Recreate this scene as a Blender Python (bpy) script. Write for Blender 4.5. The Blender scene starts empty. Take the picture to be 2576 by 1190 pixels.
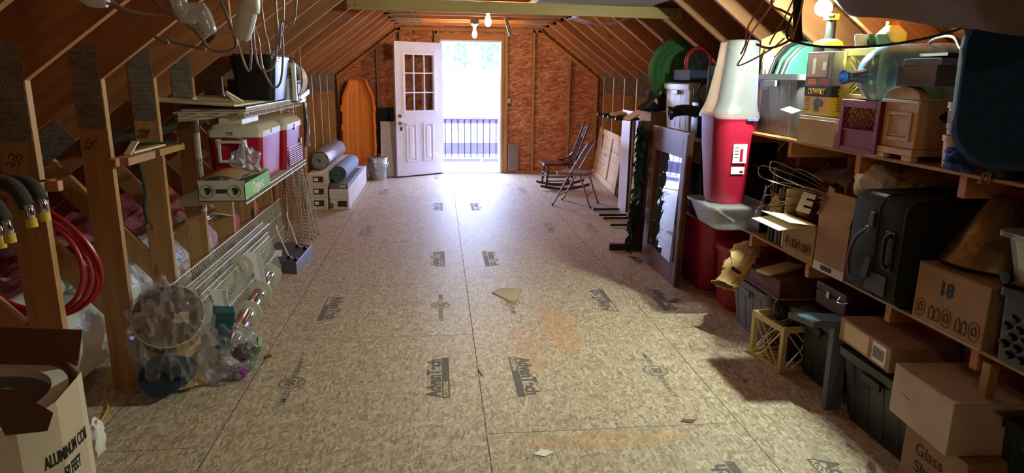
import bpy, bmesh, math, random
from mathutils import Vector, Matrix, Euler, noise
random.seed(7)
C = bpy.context.scene.collection
SC = bpy.context.scene
PI = math.pi
rad = math.radians

# ------------------------------------------------------------------ camera
cd = bpy.data.cameras.new('camera'); cam = bpy.data.objects.new('camera', cd); C.objects.link(cam)
cd.sensor_width = 36.0; cd.lens = 1684.2 / 2576 * 36.0; cd.clip_start = 0.02
cam.matrix_world = Matrix(((0.99412955, 0.01326983, -0.10737949, -0.204),
                           (-0.10746784, 0.236077, -0.96577343, 0.0),
                           (0.01253418, 0.97164374, 0.2361172, 1.6209),
                           (0, 0, 0, 1)))
SC.camera = cam
# ------------------------------------------------------------------ world, exposure
SC.view_settings.view_transform = 'Standard'; SC.view_settings.look = 'None'
SC.view_settings.exposure = 0.25; SC.view_settings.gamma = 1.0; SC.view_settings.use_curve_mapping = False
W = bpy.data.worlds.new('sky'); SC.world = W; W.use_nodes = True
bg = W.node_tree.nodes['Background']; bg.inputs[0].default_value = (0.47, 0.58, 1.0, 1); bg.inputs[1].default_value = 32.0
# daylight portal exactly in the door opening (helps sampling of the sky, emits nothing itself)
pl = bpy.data.lights.new('doorway_portal', 'AREA'); pl.shape = 'RECTANGLE'; pl.size = 0.94; pl.size_y = 2.08; pl.cycles.is_portal = True
po = bpy.data.objects.new('doorway_portal', pl); C.objects.link(po); po.location = (0.335, 11.26, 1.05); po.rotation_euler = (rad(-90), 0, 0)
BULB_W = 58.0      # strength of the bare filament bulbs
LED_W = 26.0       # watts of the cordless work light

# ------------------------------------------------------------------ materials
MT = {}
def lin(c):
    return tuple((x / 255 / 12.92) if x / 255 <= 0.04045 else ((x / 255 + 0.055) / 1.055) ** 2.4 for x in c) + (1,)
class NT:
    def __init__(s, name):
        m = bpy.data.materials.new(name); m.use_nodes = True; s.m = m; s.t = m.node_tree; s.n = s.t.nodes
        s.b = s.n['Principled BSDF']; MT[name] = m
    def add(s, typ, **k):
        n = s.n.new(typ)
        for a, v in k.items():
            if a.startswith('i_'):
                key = a[2:]; key = int(key) if key.isdigit() else key.replace('_', ' ')
                n.inputs[key].default_value = v
            else: setattr(n, a, v)
        return n
    def link(s, a, b): s.t.links.new(a, b)
    def coord(s, scale=(1, 1, 1), rot=(0, 0, 0), kind='Object'):
        tc = s.add('ShaderNodeTexCoord'); mp = s.add('ShaderNodeMapping'); mp.inputs['Scale'].default_value = scale; mp.inputs['Rotation'].default_value = rot
        s.link(tc.outputs[kind], mp.inputs[0]); return mp.outputs[0]
    def ramp(s, fac, stops):
        r = s.add('ShaderNodeValToRGB'); e = r.color_ramp.elements
        while len(e) < len(stops): e.new(0.5)
        for i, (p, c) in enumerate(stops): e[i].position = p; e[i].color = c if len(c) == 4 else tuple(c) + (1,)
        s.link(fac, r.inputs[0]); return r.outputs[0]
    def noise(s, vec, scale=5, detail=4, rough=0.5, out=0):
        n = s.add('ShaderNodeTexNoise'); n.inputs['Scale'].default_value = scale; n.inputs['Detail'].default_value = detail; n.inputs['Roughness'].default_value = rough
        if vec: s.link(vec, n.inputs[0])
        return n.outputs[out]
    def mix(s, f, a, b, mode='MIX'):
        n = s.add('ShaderNodeMix', data_type='RGBA', blend_type=mode)
        for sock, v in ((n.inputs[0], f), (n.inputs[6], a), (n.inputs[7], b)):
            if isinstance(v, (int, float, tuple)): sock.default_value = v
            else: s.link(v, sock)
        return n.outputs[2]
    def bump(s, h, st=0.2, d=0.01):
        b = s.add('ShaderNodeBump'); b.inputs['Strength'].default_value = st; b.inputs['Distance'].default_value = d
        s.link(h, b.inputs['Height']); s.link(b.outputs[0], s.b.inputs['Normal'])
def plain(name, rgb, rough=0.6, metal=0.0, var=0.12, bump=0.0, nscale=8, **k):
    t = NT(name); c = lin(rgb); v = t.coord()
    nz = t.noise(v, nscale, 4)
    d = tuple(x * (1 - var) for x in c[:3]) + (1,); l = tuple(min(1, x * (1 + var)) for x in c[:3]) + (1,)
    t.link(t.ramp(nz, [(0.3, d), (0.7, l)]), t.b.inputs['Base Color'])
    t.b.inputs['Roughness'].default_value = rough; t.b.inputs['Metallic'].default_value = metal
    if bump: t.bump(t.noise(v, nscale * 12, 3), bump, 0.002)
    for a, x in k.items(): t.b.inputs[a.replace('_', ' ')].default_value = x
    return t.m
def wood(name, c1, c2, axis='Z', rough=0.6, stretch=14, knots=True, rot=(0, 0, 0), scale=1.0, knotc=None):
    t = NT(name); a = lin(c1); b = lin(c2)
    sc = {'X': (1, stretch, stretch), 'Y': (stretch, 1, stretch), 'Z': (stretch, stretch, 1)}[axis]
    v0 = t.coord((1, 1, 1), rot)
    mp = t.add('ShaderNodeMapping'); mp.inputs['Scale'].default_value = tuple(x * scale for x in sc); t.link(v0, mp.inputs[0]); v = mp.outputs[0]
    oi = t.add('ShaderNodeObjectInfo'); ad = t.add('ShaderNodeVectorMath', operation='ADD'); mu = t.add('ShaderNodeMath', operation='MULTIPLY'); mu.inputs[1].default_value = 37.0
    t.link(oi.outputs['Random'], mu.inputs[0]); t.link(v, ad.inputs[0]); t.link(mu.outputs[0], ad.inputs[1]); v = ad.outputs[0]
    n1 = t.noise(v, 2.2, 6, 0.6)
    col = t.ramp(n1, [(0.3, a), (0.52, tuple((x + y) / 2 for x, y in zip(a, b))), (0.7, b)])
    if knots:
        sk = {'X': (2.5, 9, 9), 'Y': (9, 2.5, 9), 'Z': (9, 9, 2.5)}[axis]
        mk = t.add('ShaderNodeMapping'); mk.inputs['Scale'].default_value = sk; t.link(v0, mk.inputs[0])
        ad2 = t.add('ShaderNodeVectorMath', operation='ADD'); t.link(mk.outputs[0], ad2.inputs[0]); t.link(mu.outputs[0], ad2.inputs[1])
        vo = t.add('ShaderNodeTexVoronoi'); vo.inputs['Scale'].default_value = 0.55; t.link(ad2.outputs[0], vo.inputs[0])
        k = t.ramp(vo.outputs['Distance'], [(0.05, (1, 1, 1)), (0.11, (0, 0, 0))])
        col = t.mix(k, col, lin(knotc or tuple(x * 0.45 for x in c1)))
    t.link(col, t.b.inputs['Base Color']); t.b.inputs['Roughness'].default_value = rough
    t.bump(n1, 0.15, 0.003); return t.m
def osb(name, cols, scale=18, rough=0.65, bump=0.25, orange_patches=None, flat=0.0):
    t = NT(name); v = t.coord(); w = t.noise(v, 6, 3, 0.5, 1)
    ad = t.add('ShaderNodeVectorMath', operation='MULTIPLY_ADD'); ad.inputs[1].default_value = (0.06,) * 3
    t.link(w, ad.inputs[0]); t.link(v, ad.inputs[2]); v = ad.outputs[0]
    prev = None; hs = None
    for i, r in enumerate((0.1, 0.5, -0.45, 0.25) if name == 'osb_wall' else (0.1, 0.9, -0.7, 1.6)):
        m0 = t.add('ShaderNodeMapping'); m0.inputs['Rotation'].default_value = (0, r if name == 'osb_wall' else 0, 0 if name == 'osb_wall' else r); t.link(v, m0.inputs[0])
        mp = t.add('ShaderNodeMapping'); mp.inputs['Scale'].default_value = (1, 1, 3.6) if name == 'osb_wall' else (1, 3.4, 1); t.link(m0.outputs[0], mp.inputs[0])
        vo = t.add('ShaderNodeTexVoronoi'); vo.inputs['Scale'].default_value = scale * (0.75 + 0.22 * i); t.link(mp.outputs[0], vo.inputs[0])
        sep = t.add('ShaderNodeSeparateColor'); t.link(vo.outputs['Color'], sep.inputs[0])
        c = t.ramp(sep.outputs[0], [(0.0, lin(cols[0])), (0.35, lin(cols[1])), (0.7, lin(cols[2])), (1.0, lin(cols[3]))])
        if prev is None: prev = c; hs = sep.outputs[0]
        else:
            m = t.ramp(sep.outputs[1], [(0.45, (0, 0, 0)), (0.5, (1, 1, 1))]); prev = t.mix(m, prev, c)
            hs = t.mix(m, hs, sep.outputs[0])
    if flat: prev = t.mix(flat, prev, lin(cols[2]))
    if orange_patches:
        for (cx, cy, rx, ry, col, amt) in orange_patches:
            mp = t.add('ShaderNodeMapping'); mp.vector_type = 'POINT'
            mp.inputs['Location'].default_value = (-cx / rx, -cy / ry, 0); mp.inputs['Scale'].default_value = (1 / rx, 1 / ry, 0); t.link(v, mp.inputs[0])
            ln = t.add('ShaderNodeVectorMath', operation='LENGTH'); t.link(mp.outputs[0], ln.inputs[0])
            ns = t.noise(v, 22, 5, 0.7); a2 = t.add('ShaderNodeMath', operation='MULTIPLY_ADD'); a2.inputs[1].default_value = 1.2; t.link(ns, a2.inputs[0]); t.link(ln.outputs['Value'], a2.inputs[2])
            sub = t.add('ShaderNodeMapRange'); sub.inputs['From Min'].default_value = 1.42; sub.inputs['From Max'].default_value = 1.34; sub.inputs['To Max'].default_value = amt
            t.link(a2.outputs[0], sub.inputs[0]); prev = t.mix(sub.outputs[0], prev, t.mix(0.75, prev, lin(col)))
    t.link(prev, t.b.inputs['Base Color']); t.b.inputs['Roughness'].default_value = rough
    t.bump(hs, bump, 0.0015); return t.m
def film(name, tint=(0.9, 0.92, 0.95), dens=0.22, rough=0.12, haze=0.12, nsc=16, bs=0.9, fm=0.6):
    """thin wrinkled plastic film: mostly see-through, some gloss, a little milky haze"""
    t = NT(name); t.n.remove(t.b); out = t.n['Material Output']; v = t.coord()
    tr = t.add('ShaderNodeBsdfTransparent'); tr.inputs[0].default_value = tint + (1,)
    gl = t.add('ShaderNodeBsdfGlossy'); gl.inputs['Roughness'].default_value = rough
    df = t.add('ShaderNodeBsdfDiffuse'); df.inputs[0].default_value = (0.75, 0.77, 0.82, 1)
    bp = t.add('ShaderNodeBump'); bp.inputs['Strength'].default_value = bs; bp.inputs['Distance'].default_value = 0.02
    nz = t.noise(v, nsc, 5, 0.6); t.link(nz, bp.inputs['Height']); t.link(bp.outputs[0], gl.inputs['Normal'])
    fr = t.add('ShaderNodeLayerWeight'); fr.inputs['Blend'].default_value = 0.25; t.link(bp.outputs[0], fr.inputs['Normal'])
    ma = t.add('ShaderNodeMath', operation='MULTIPLY_ADD'); ma.inputs[1].default_value = fm; ma.inputs[2].default_value = dens; t.link(fr.outputs['Fresnel'], ma.inputs[0])
    m1 = t.add('ShaderNodeMixShader'); m1.inputs[0].default_value = haze; t.link(tr.outputs[0], m1.inputs[1]); t.link(df.outputs[0], m1.inputs[2])
    m2 = t.add('ShaderNodeMixShader'); t.link(ma.outputs[0], m2.inputs[0]); t.link(m1.outputs[0], m2.inputs[1]); t.link(gl.outputs[0], m2.inputs[2])
    t.link(m2.outputs[0], out.inputs[0]); return t.m
def emis(name, col, st):
    t = NT(name); t.b.inputs['Base Color'].default_value = (0, 0, 0, 1); t.b.inputs['Emission Color'].default_value = col + (1,); t.b.inputs['Emission Strength'].default_value = st; return t.m

FLC = [(136, 116, 96), (168, 150, 126), (186, 168, 146), (214, 200, 178)]
osb('osb_floor', FLC, 21, 0.5, 0.14, orange_patches=[(0.60, 4.1, 0.14, 0.55, (196, 130, 72), 0.5), (0.55, 2.72, 0.5, 0.09, (196, 140, 84), 0.45), (0.34, 3.75, 0.16, 0.45, (190, 132, 88), 0.35)], flat=0.12)  # orange patches on the floor, the first one a stain
osb('osb_wall', [(142, 80, 56), (178, 104, 72), (198, 126, 88), (216, 160, 118)], 9, 0.6, 0.2)
wood('lumber_rafter_left', (146, 92, 56), (182, 126, 80), 'X', 0.6, 11, rot=(0, rad(36.9), 0), knotc=(60, 28, 14))
wood('lumber_rafter_right', (146, 92, 56), (182, 126, 80), 'X', 0.6, 11, rot=(0, rad(-36.9), 0), knotc=(60, 28, 14))
wood('lumber_stud', (158, 112, 66), (190, 146, 94), 'Z', 0.6, 12)
wood('lumber_joist', (176, 112, 60), (202, 142, 86), 'X', 0.6, 12)
wood('lumber_long', (150, 106, 62), (186, 138, 88), 'Y', 0.6, 12)
wood('lumber_beam', (156, 130, 74), (176, 148, 90), 'X', 0.55, 8, knots=False)
wood('deck_wood', (150, 150, 168), (180, 180, 196), 'X', 0.7, 8, knots=False)
wood('dark_wood', (62, 40, 28), (96, 62, 44), 'Z', 0.35, 14, knots=False)
wood('walnut_wood', (84, 48, 34), (122, 78, 56), 'Z', 0.42, 12, knots=False)
wood('rocker_wood', (62, 34, 28), (92, 54, 44), 'Z', 0.25, 10, knots=False)
wood('pine_panel', (196, 160, 116), (226, 196, 154), 'Y', 0.5, 9, knotc=(120, 84, 50))
wood('box_wood', (92, 54, 32), (128, 78, 46), 'Y', 0.5, 9, knots=False)
wood('antique_wood', (196, 152, 104), (214, 176, 130), 'Z', 0.45, 10, knots=False)
def galv(name, rgb, rough=0.35, slots=False):
    t = NT(name); v = t.coord(); vo = t.add('ShaderNodeTexVoronoi'); vo.inputs['Scale'].default_value = 40; t.link(v, vo.inputs[0])
    sp = t.add('ShaderNodeSeparateColor'); t.link(vo.outputs['Color'], sp.inputs[0]); a = lin(rgb)
    col = t.ramp(sp.outputs[0], [(0, tuple(x * 0.75 for x in a[:3])), (1, tuple(min(1, x * 1.2) for x in a[:3]))])
    if slots:
        br = t.add('ShaderNodeTexBrick'); br.inputs['Scale'].default_value = 1.0; br.inputs['Brick Width'].default_value = 0.016; br.inputs['Row Height'].default_value = 0.024; br.inputs['Mortar Size'].default_value = 0.0035; br.inputs['Mortar Smooth'].default_value = 0.2
        br.inputs['Color1'].default_value = (0.6, 0.6, 0.6, 1); br.inputs['Color2'].default_value = (0.75, 0.75, 0.75, 1); br.inputs['Mortar'].default_value = (1, 1, 1, 1)
        rt = t.add('ShaderNodeMapping'); rt.inputs['Rotation'].default_value = (rad(90), 0, 0); t.link(v, rt.inputs[0]); t.link(rt.outputs[0], br.inputs[0])
        col = t.mix(1.0, col, br.outputs[0], 'MULTIPLY'); t.bump(br.outputs[1], 0.4, 0.002)
    t.link(col, t.b.inputs['Base Color']); t.b.inputs['Metallic'].default_value = 0.85 if not slots else 0.5; t.b.inputs['Roughness'].default_value = rough; return t.m
galv('gang_metal', (150, 146, 140), 0.45, True)
galv('galvanised', (196, 200, 206), 0.28)
galv('cone_metal', (150, 128, 100), 0.3)
plain('chrome', (220, 222, 228), 0.12, 1.0, 0.03)
plain('steel', (190, 192, 196), 0.3, 0.9, 0.05)
plain('dark_metal', (40, 40, 44), 0.4, 0.6)
plain('white_wire', (192, 190, 180), 0.4, 0, 0.04)
plain('tan_wire', (190, 172, 146), 0.45, 0, 0.06)
plain('white_plastic', (222, 222, 220), 0.4, 0, 0.04)
plain('cooler_white', (206, 198, 178), 0.4, 0, 0.08)
plain('cooler_red', (158, 14, 40), 0.35, 0, 0.08)
plain('white_paint', (226, 226, 238), 0.45, 0, 0.04)
plain('door_paint', (224, 224, 240), 0.42, 0, 0.05, 0.15)
plain('black_plastic', (16, 16, 19), 0.35, 0, 0.1)
plain('black_matte', (18, 18, 20), 0.7, 0, 0.1)
plain('black_fabric', (15, 15, 17), 0.85, 0, 0.15, 0.5, 30)
plain('dark_board', (74, 68, 78), 0.4, 0, 0.15)
plain('dark_grey_plastic', (38, 38, 44), 0.45, 0, 0.1)
plain('grey_plastic', (98, 98, 104), 0.4, 0, 0.06)
plain('grey_box', (104, 98, 102), 0.6, 0, 0.06)
plain('light_tub', (192, 188, 184), 0.4, 0, 0.05)
plain('tub_red', (156, 8, 48), 0.38, 0, 0.08)
plain('bin_red', (156, 24, 54), 0.35, 0, 0.06)
plain('crate_red', (124, 8, 36), 0.4, 0, 0.08)
plain('crate_cream', (214, 196, 128), 0.45, 0, 0.06)
plain('crate_yellow', (196, 186, 96), 0.45, 0, 0.06)
plain('green_tub', (26, 48, 44), 0.4, 0, 0.1)
plain('fan_green', (40, 98, 52), 0.6, 0, 0.12)
plain('mat_green', (26, 74, 50), 0.8, 0, 0.2, 0.4, 20)
plain('mat_blue', (120, 134, 160), 0.75, 0, 0.1, 0.3, 20)
plain('ring_red', (150, 26, 30), 0.5)
plain('blue_plastic', (26, 36, 74), 0.75)
plain('teal_fabric', (10, 48, 78), 0.9, 0, 0.15, 0.6, 40)
plain('blue_cloth', (40, 58, 128), 0.9, 0, 0.2, 0.4, 12)
plain('sled_orange', (240, 148, 56), 0.42, 0, 0.06)
plain('insulation_foam', (62, 60, 60), 0.9, 0, 0.25, 0.7, 40)
plain('cap_yellow', (214, 178, 46), 0.5)
plain('pex_red', (160, 24, 38), 0.35, 0, 0.1)
plain('paper_white', (228, 226, 222), 0.7, 0, 0.04)
plain('paper_cream', (226, 214, 176), 0.7, 0, 0.05)
plain('ink', (50, 44, 44), 0.8)
plain('stamp_ink', (100, 94, 92), 0.7, 0, 0.25, 0, 60); plain('stamp_faint', (142, 128, 116), 0.7, 0, 0.15, 0, 60)
plain('seam_dark', (84, 60, 40), 0.9)
plain('purple', (150, 40, 150), 0.5)
plain('teal_box', (28, 78, 84), 0.4)
plain('rope_green', (26, 52, 40), 0.9, 0, 0.3, 0.5, 60)
plain('carpet_beige', (206, 172, 122), 0.95, 0, 0.12, 1.0, 30)
plain('carpet_blue', (38, 46, 64), 0.95, 0, 0.2, 1.0, 30)
plain('disc_wood', (104, 74, 58), 0.7, 0, 0.12)
plain('leaf_green', (26, 56, 36), 0.6, 0, 0.3)
plain('tree_green', (70, 110, 60), 0.7, 0, 0.3)
plain('bark', (110, 96, 84), 0.9, 0, 0.3)
plain('brown_tarp', (106, 82, 72), 0.75, 0, 0.2, 0.3, 4)
plain('copper', (190, 116, 84), 0.3, 0.7, 0.15)
plain('cord_black', (14, 14, 14), 0.5)
plain('wire_grey', (186, 182, 178), 0.35, 0.5, 0.1)
plain('wire_brown', (150, 132, 118), 0.4, 0.4, 0.15)
plain('yellow_plastic', (232, 190, 30), 0.35)
plain('box_yellow', (232, 190, 36), 0.5)
plain('bottle_yellow', (228, 222, 110), 0.35)
plain('orange_cap', (226, 120, 30), 0.4)
plain('lid_grey_green', (62, 122, 108), 0.35, 0, 0.08)
plain('seat_beige', (152, 132, 124), 0.35, 0.3, 0.06)
plain('table_top', (214, 200, 200), 0.4, 0, 0.04)
plain('label_purple', (150, 90, 128), 0.6)
plain('tub_cream', (214, 178, 140), 0.45, 0, 0.05)
plain('label_green', (120, 176, 92), 0.6)
plain('leather_brown', (70, 44, 38), 0.5)
plain('handle_green', (120, 168, 48), 0.45)
plain('bag_white', (238, 234, 226), 0.35, 0, 0.08, 0.2, 12)
plain('bag_paper', (208, 182, 128), 0.8, 0, 0.12, 0.3, 14)
plain('foam_yellow', (212, 186, 120), 0.9, 0, 0.2, 0.6, 20)
plain('board_grey_blue', (168, 176, 184), 0.6, 0, 0.12)
plain('bench_grey', (92, 102, 108), 0.5, 0, 0.08)
plain('bench_reflection_blue', (120, 160, 200), 0.4, 0, 0.06)
plain('siding', (104, 108, 140), 0.7)
plain('pale_ground', (190, 196, 190), 0.9, 0, 0.15)
plain('knob_brass', (190, 180, 160), 0.25, 0.9)
plain('outlet_blue', (96, 110, 136), 0.5)
plain('pvc_grey', (142, 142, 152), 0.4)
plain('ivory', (196, 190, 176), 0.5)
def cardboard(name, rgb, ax='Z'):
    t = NT(name); v = t.coord(); a = lin(rgb)
    wv = t.add('ShaderNodeTexWave', wave_type='BANDS', bands_direction=ax); wv.inputs['Scale'].default_value = 40; wv.inputs['Distortion'].default_value = 0.4; t.link(v, wv.inputs[0])
    n = t.noise(v, 5, 5); c = t.ramp(n, [(0.3, tuple(x * 0.85 for x in a[:3])), (0.7, tuple(min(1, x * 1.1) for x in a[:3]))])
    t.link(c, t.b.inputs['Base Color']); t.b.inputs['Roughness'].default_value = 0.8; t.bump(wv.outputs[1], 0.12, 0.001); return t.m
cardboard('cardboard', (162, 124, 90)); cardboard('cardboard_pale', (194, 172, 148)); cardboard('cardboard_dark', (112, 76, 50)); cardboard('cardboard_white', (206, 200, 196)); cardboard('cardboard_stripe', (196, 168, 130), 'X')
plain('tape', (196, 170, 128), 0.2, 0, 0.05)
# pink fibreglass
t = NT('pink_fibreglass'); v = t.coord((1, 0.35, 1)); n1 = t.noise(v, 7, 8, 0.7)
t.link(t.ramp(n1, [(0.25, lin((150, 84, 102))), (0.5, lin((206, 128, 148))), (0.75, lin((238, 180, 190)))]), t.b.inputs['Base Color']); t.b.inputs['Roughness'].default_value = 1.0; t.bump(n1, 1.0, 0.03)
# dark roof sheathing
osb('roof_osb', [(104, 56, 34), (126, 70, 42), (140, 82, 50), (160, 100, 66)], 14, 0.8, 0.1)
# printed black bag / glass / plastics
film('film_clear', (0.96, 0.96, 0.98), 0.07, 0.14, 0.09, 34, 1.0, 0.5); film('film_milky', (0.95, 0.95, 0.97), 0.06, 0.2, 0.28, 10); film('film_thick', (0.95, 0.95, 0.97), 0.12, 0.25, 0.5, 6)
film('tub_clear', (0.92, 0.93, 0.95), 0.05, 0.2, 0.2, 2, 0.1, 0.4); film('lid_clear', (0.80, 0.79, 0.80), 0.04, 0.30, 0.16, 1.5, 0.05, 0.35)
def glass(name, col, rough=0.02, tr=0.85, haze=None):
    t = NT(name); t.n.remove(t.b); out = t.n['Material Output']
    a = t.add('ShaderNodeBsdfTransparent'); a.inputs[0].default_value = col + (1,); g = t.add('ShaderNodeBsdfGlossy'); g.inputs['Roughness'].default_value = rough
    fr = t.add('ShaderNodeFresnel'); fr.inputs[0].default_value = 1.5; m = t.add('ShaderNodeMixShader')
    ma = t.add('ShaderNodeMath', operation='MULTIPLY_ADD'); ma.inputs[1].default_value = 1.0; ma.inputs[2].default_value = 1 - tr - 0.04; ma.use_clamp = True
    t.link(fr.outputs[0], ma.inputs[0]); t.link(ma.outputs[0], m.inputs[0])
    src = a.outputs[0]
    if haze:
        d = t.add('ShaderNodeBsdfDiffuse'); d.inputs[0].default_value = haze[0] + (1,); mm = t.add('ShaderNodeMixShader')
        ns = t.noise(t.coord(), 9, 5, 0.6); mr = t.add('ShaderNodeMapRange'); mr.inputs['To Min'].default_value = haze[1] * 0.5; mr.inputs['To Max'].default_value = haze[1] * 1.5; t.link(ns, mr.inputs[0])
        t.link(mr.outputs[0], mm.inputs[0]); t.link(src, mm.inputs[1]); t.link(d.outputs[0], mm.inputs[2]); src = mm.outputs[0]
    t.link(src, m.inputs[1]); t.link(g.outputs[0], m.inputs[2]); t.link(m.outputs[0], out.inputs[0]); return t.m
glass('pane_glass', (0.97, 0.97, 0.98)); glass('frame_glass', (0.9, 0.9, 0.92), 0.03, 0.78, ((0.7, 0.72, 0.8), 0.1))
glass('jug_blue', (0.62, 0.84, 0.96), 0.18, 0.93, ((0.32, 0.60, 1.0), 0.45)); glass('jug_neck', (0.35, 0.6, 0.98), 0.08, 0.8, ((0.25, 0.5, 0.95), 0.4))
emis('filament_glow', (1.0, 0.66, 0.32), BULB_W * 9.0); emis('filament_dim', (1.0, 0.74, 0.44), BULB_W * 2.2)
emis('led_glow', (0.86, 1.0, 0.80), 1.0)

# ------------------------------------------------------------------ geometry helpers
OFF = {}
def link(o): C.objects.link(o); return o
def thing(name, label, cat, loc=(0, 0, 0), group=None, rz=0.0, local=False, kind=None, rot=None):
    """Empty at the thing's base; parts given in world coordinates are shifted to it unless local"""
    o = bpy.data.objects.new(name, None); link(o); o.empty_display_size = 0.1
    o.location = loc; o.rotation_euler = rot or (0, 0, rz); o['label'] = label; o['category'] = cat
    if group: o['group'] = group
    if kind: o['kind'] = kind
    OFF[o.name] = Vector((0, 0, 0)) if local else Vector(loc)
    return o
def tag(o, label, cat, group=None, kind=None):
    o['label'] = label; o['category'] = cat
    if group: o['group'] = group
    if kind: o['kind'] = kind
    return o
def root(o):
    while o.parent: o = o.parent
    return o
def basis(d):
    d = Vector(d).normalized(); a = Vector((0, 0, 1)) if abs(d.z) < 0.9 else Vector((1, 0, 0))
    u = d.cross(a).normalized(); return u, d.cross(u).normalized(), d
class MB:
    def __init__(s): s.v = []; s.f = []
    def add(s, vs, fs):
        n = len(s.v); s.v += [Vector(p) for p in vs]; s.f += [tuple(i + n for i in f) for f in fs]; return s
    def hexa(s, p):
        return s.add(p, [(0, 3, 2, 1), (4, 5, 6, 7), (0, 1, 5, 4), (1, 2, 6, 5), (2, 3, 7, 6), (3, 0, 4, 7)])
    def box(s, x0, x1, y0, y1, z0, z1):
        return s.hexa([(x0, y0, z0), (x1, y0, z0), (x1, y1, z0), (x0, y1, z0), (x0, y0, z1), (x1, y0, z1), (x1, y1, z1), (x0, y1, z1)])
    def obox(s, c, sz, rot=(0, 0, 0)):
        R = Euler([rad(a) for a in rot]).to_matrix() if not isinstance(rot, Matrix) else rot
        h = Vector(sz) / 2; c = Vector(c)
        return s.hexa([c + R @ Vector((x * h.x, y * h.y, z * h.z)) for z in (-1, 1) for x, y in ((-1, -1), (1, -1), (1, 1), (-1, 1))])
    def bar(s, a, b, w, h, up=(0, 0, 1)):
        a = Vector(a); b = Vector(b); d = (b - a).normalized(); u = d.cross(Vector(up)).normalized(); v = u.cross(d).normalized()
        u *= w / 2; v *= h / 2
        return s.hexa([a - u - v, a + u - v, a + u + v, a - u + v, b - u - v, b + u - v, b + u + v, b - u + v])
    def tube(s, pts, r, n=8, closed=False, cap=True):
        pts = [Vector(p) for p in pts]; m = len(pts); base = len(s.v); u = None; rr = r if isinstance(r, (list, tuple)) else [r] * m
        for i, p in enumerate(pts):
            if closed: d = pts[(i + 1) % m] - pts[i - 1]
            else: d = pts[min(i + 1, m - 1)] - pts[max(i - 1, 0)]
            if d.length < 1e-9: d = Vector((0, 0, 1))
            d.normalize()
            if u is None: u, w, _ = basis(d)
            else:
                u = (u - d * u.dot(d))
                if u.length < 1e-6: u = basis(d)[0]
                u.normalize(); w = d.cross(u)
            for k in range(n):
                a = 2 * PI * k / n; s.v.append(p + (u * math.cos(a) + w * math.sin(a)) * rr[i])
        for i in range(m if closed else m - 1):
            j = (i + 1) % m
            for k in range(n): s.f.append((base + i * n + k, base + i * n + (k + 1) % n, base + j * n + (k + 1) % n, base + j * n + k))
        if cap and not closed:
            s.f.append(tuple(base + k for k in range(n))[::-1]); s.f.append(tuple(base + (m - 1) * n + k for k in range(n)))
        return s
    def cyl(s, a, b, r0, r1=None, n=20):
        return s.tube([a, b], [r0, r0 if r1 is None else r1], n)
    def lathe(s, prof, c=(0, 0, 0), axis=(0, 0, 1), n=32, a0=0, a1=2 * PI):
        u, w, d = basis(axis); c = Vector(c); full = abs(a1 - a0 - 2 * PI) < 1e-6; base = len(s.v); m = n if full else n + 1
        for r, z in prof:
            for k in range(m):
                a = a0 + (a1 - a0) * k / n; s.v.append(c + d * z + (u * math.cos(a) + w * math.sin(a)) * r)
        for i in range(len(prof) - 1):
            for k in range(n):
                k2 = (k + 1) % m; s.f.append((base + i * m + k, base + i * m + k2, base + (i + 1) * m + k2, base + (i + 1) * m + k))
        return s
    def prism(s, poly, ext):
        e = Vector(ext); n = len(poly); p = [Vector(q) for q in poly]
        return s.add(p + [q + e for q in p], [tuple(range(n))[::-1], tuple(range(n, 2 * n))] + [(i, (i + 1) % n, n + (i + 1) % n, n + i) for i in range(n)])
    def loft(s, rings, c0=True, c1=True):
        n = len(rings[0]); base = len(s.v)
        for r in rings: s.v += [Vector(p) for p in r]
        for i in range(len(rings) - 1):
            for k in range(n): s.f.append((base + i * n + k, base + i * n + (k + 1) % n, base + (i + 1) * n + (k + 1) % n, base + (i + 1) * n + k))
        if c0: s.f.append(tuple(base + k for k in range(n))[::-1])
        if c1: s.f.append(tuple(base + (len(rings) - 1) * n + k for k in range(n)))
        return s
    def grid(s, fn, nu, nv):
        base = len(s.v)
        for j in range(nv + 1):
            for i in range(nu + 1): s.v.append(Vector(fn(i / nu, j / nv)))
        for j in range(nv):
            for i in range(nu):
                a = base + j * (nu + 1) + i; s.f.append((a, a + 1, a + nu + 2, a + nu + 1))
        return s
    def xf(s, M):
        s.v = [M @ p for p in s.v]; return s
    def build(s, name, mat, parent=None, bev=0, smooth=False, sol=0, sub=0, rec=True):
        me = bpy.data.meshes.new(name); off = Vector((0, 0, 0)); rt = None
        if parent: rt = root(parent); off = OFF.get(rt.name, off)
        me.from_pydata([tuple(p - off) for p in s.v], [], s.f); me.update()
        bm = bmesh.new(); bm.from_mesh(me)
        if rec: bmesh.ops.recalc_face_normals(bm, faces=bm.faces)
        bm.to_mesh(me); bm.free()
        if smooth:
            for p in me.polygons: p.use_smooth = True
            me.set_sharp_from_angle(angle=rad(38))
        me.materials.append(MT[mat] if isinstance(mat, str) else mat)
        o = bpy.data.objects.new(name, me); link(o)
        if parent: o.parent = parent
        if sub: md = o.modifiers.new('s', 'SUBSURF'); md.levels = sub; md.render_levels = sub
        if sol: md = o.modifiers.new('t', 'SOLIDIFY'); md.thickness = sol; md.offset = 0
        if bev: md = o.modifiers.new('b', 'BEVEL'); md.width = bev; md.segments = 2; md.limit_method = 'ANGLE'; md.angle_limit = rad(40)
        return o
def rr(x0, x1, y0, y1, z, r, k=5):
    """rounded rectangle ring at height z"""
    out = []
    for cx, cy, a in ((x1 - r, y1 - r, 0), (x0 + r, y1 - r, 90), (x0 + r, y0 + r, 180), (x1 - r, y0 + r, 270)):
        for i in range(k + 1):
            t = rad(a + 90 * i / k); out.append((cx + r * math.cos(t), cy + r * math.sin(t), z))
    return out
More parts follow.
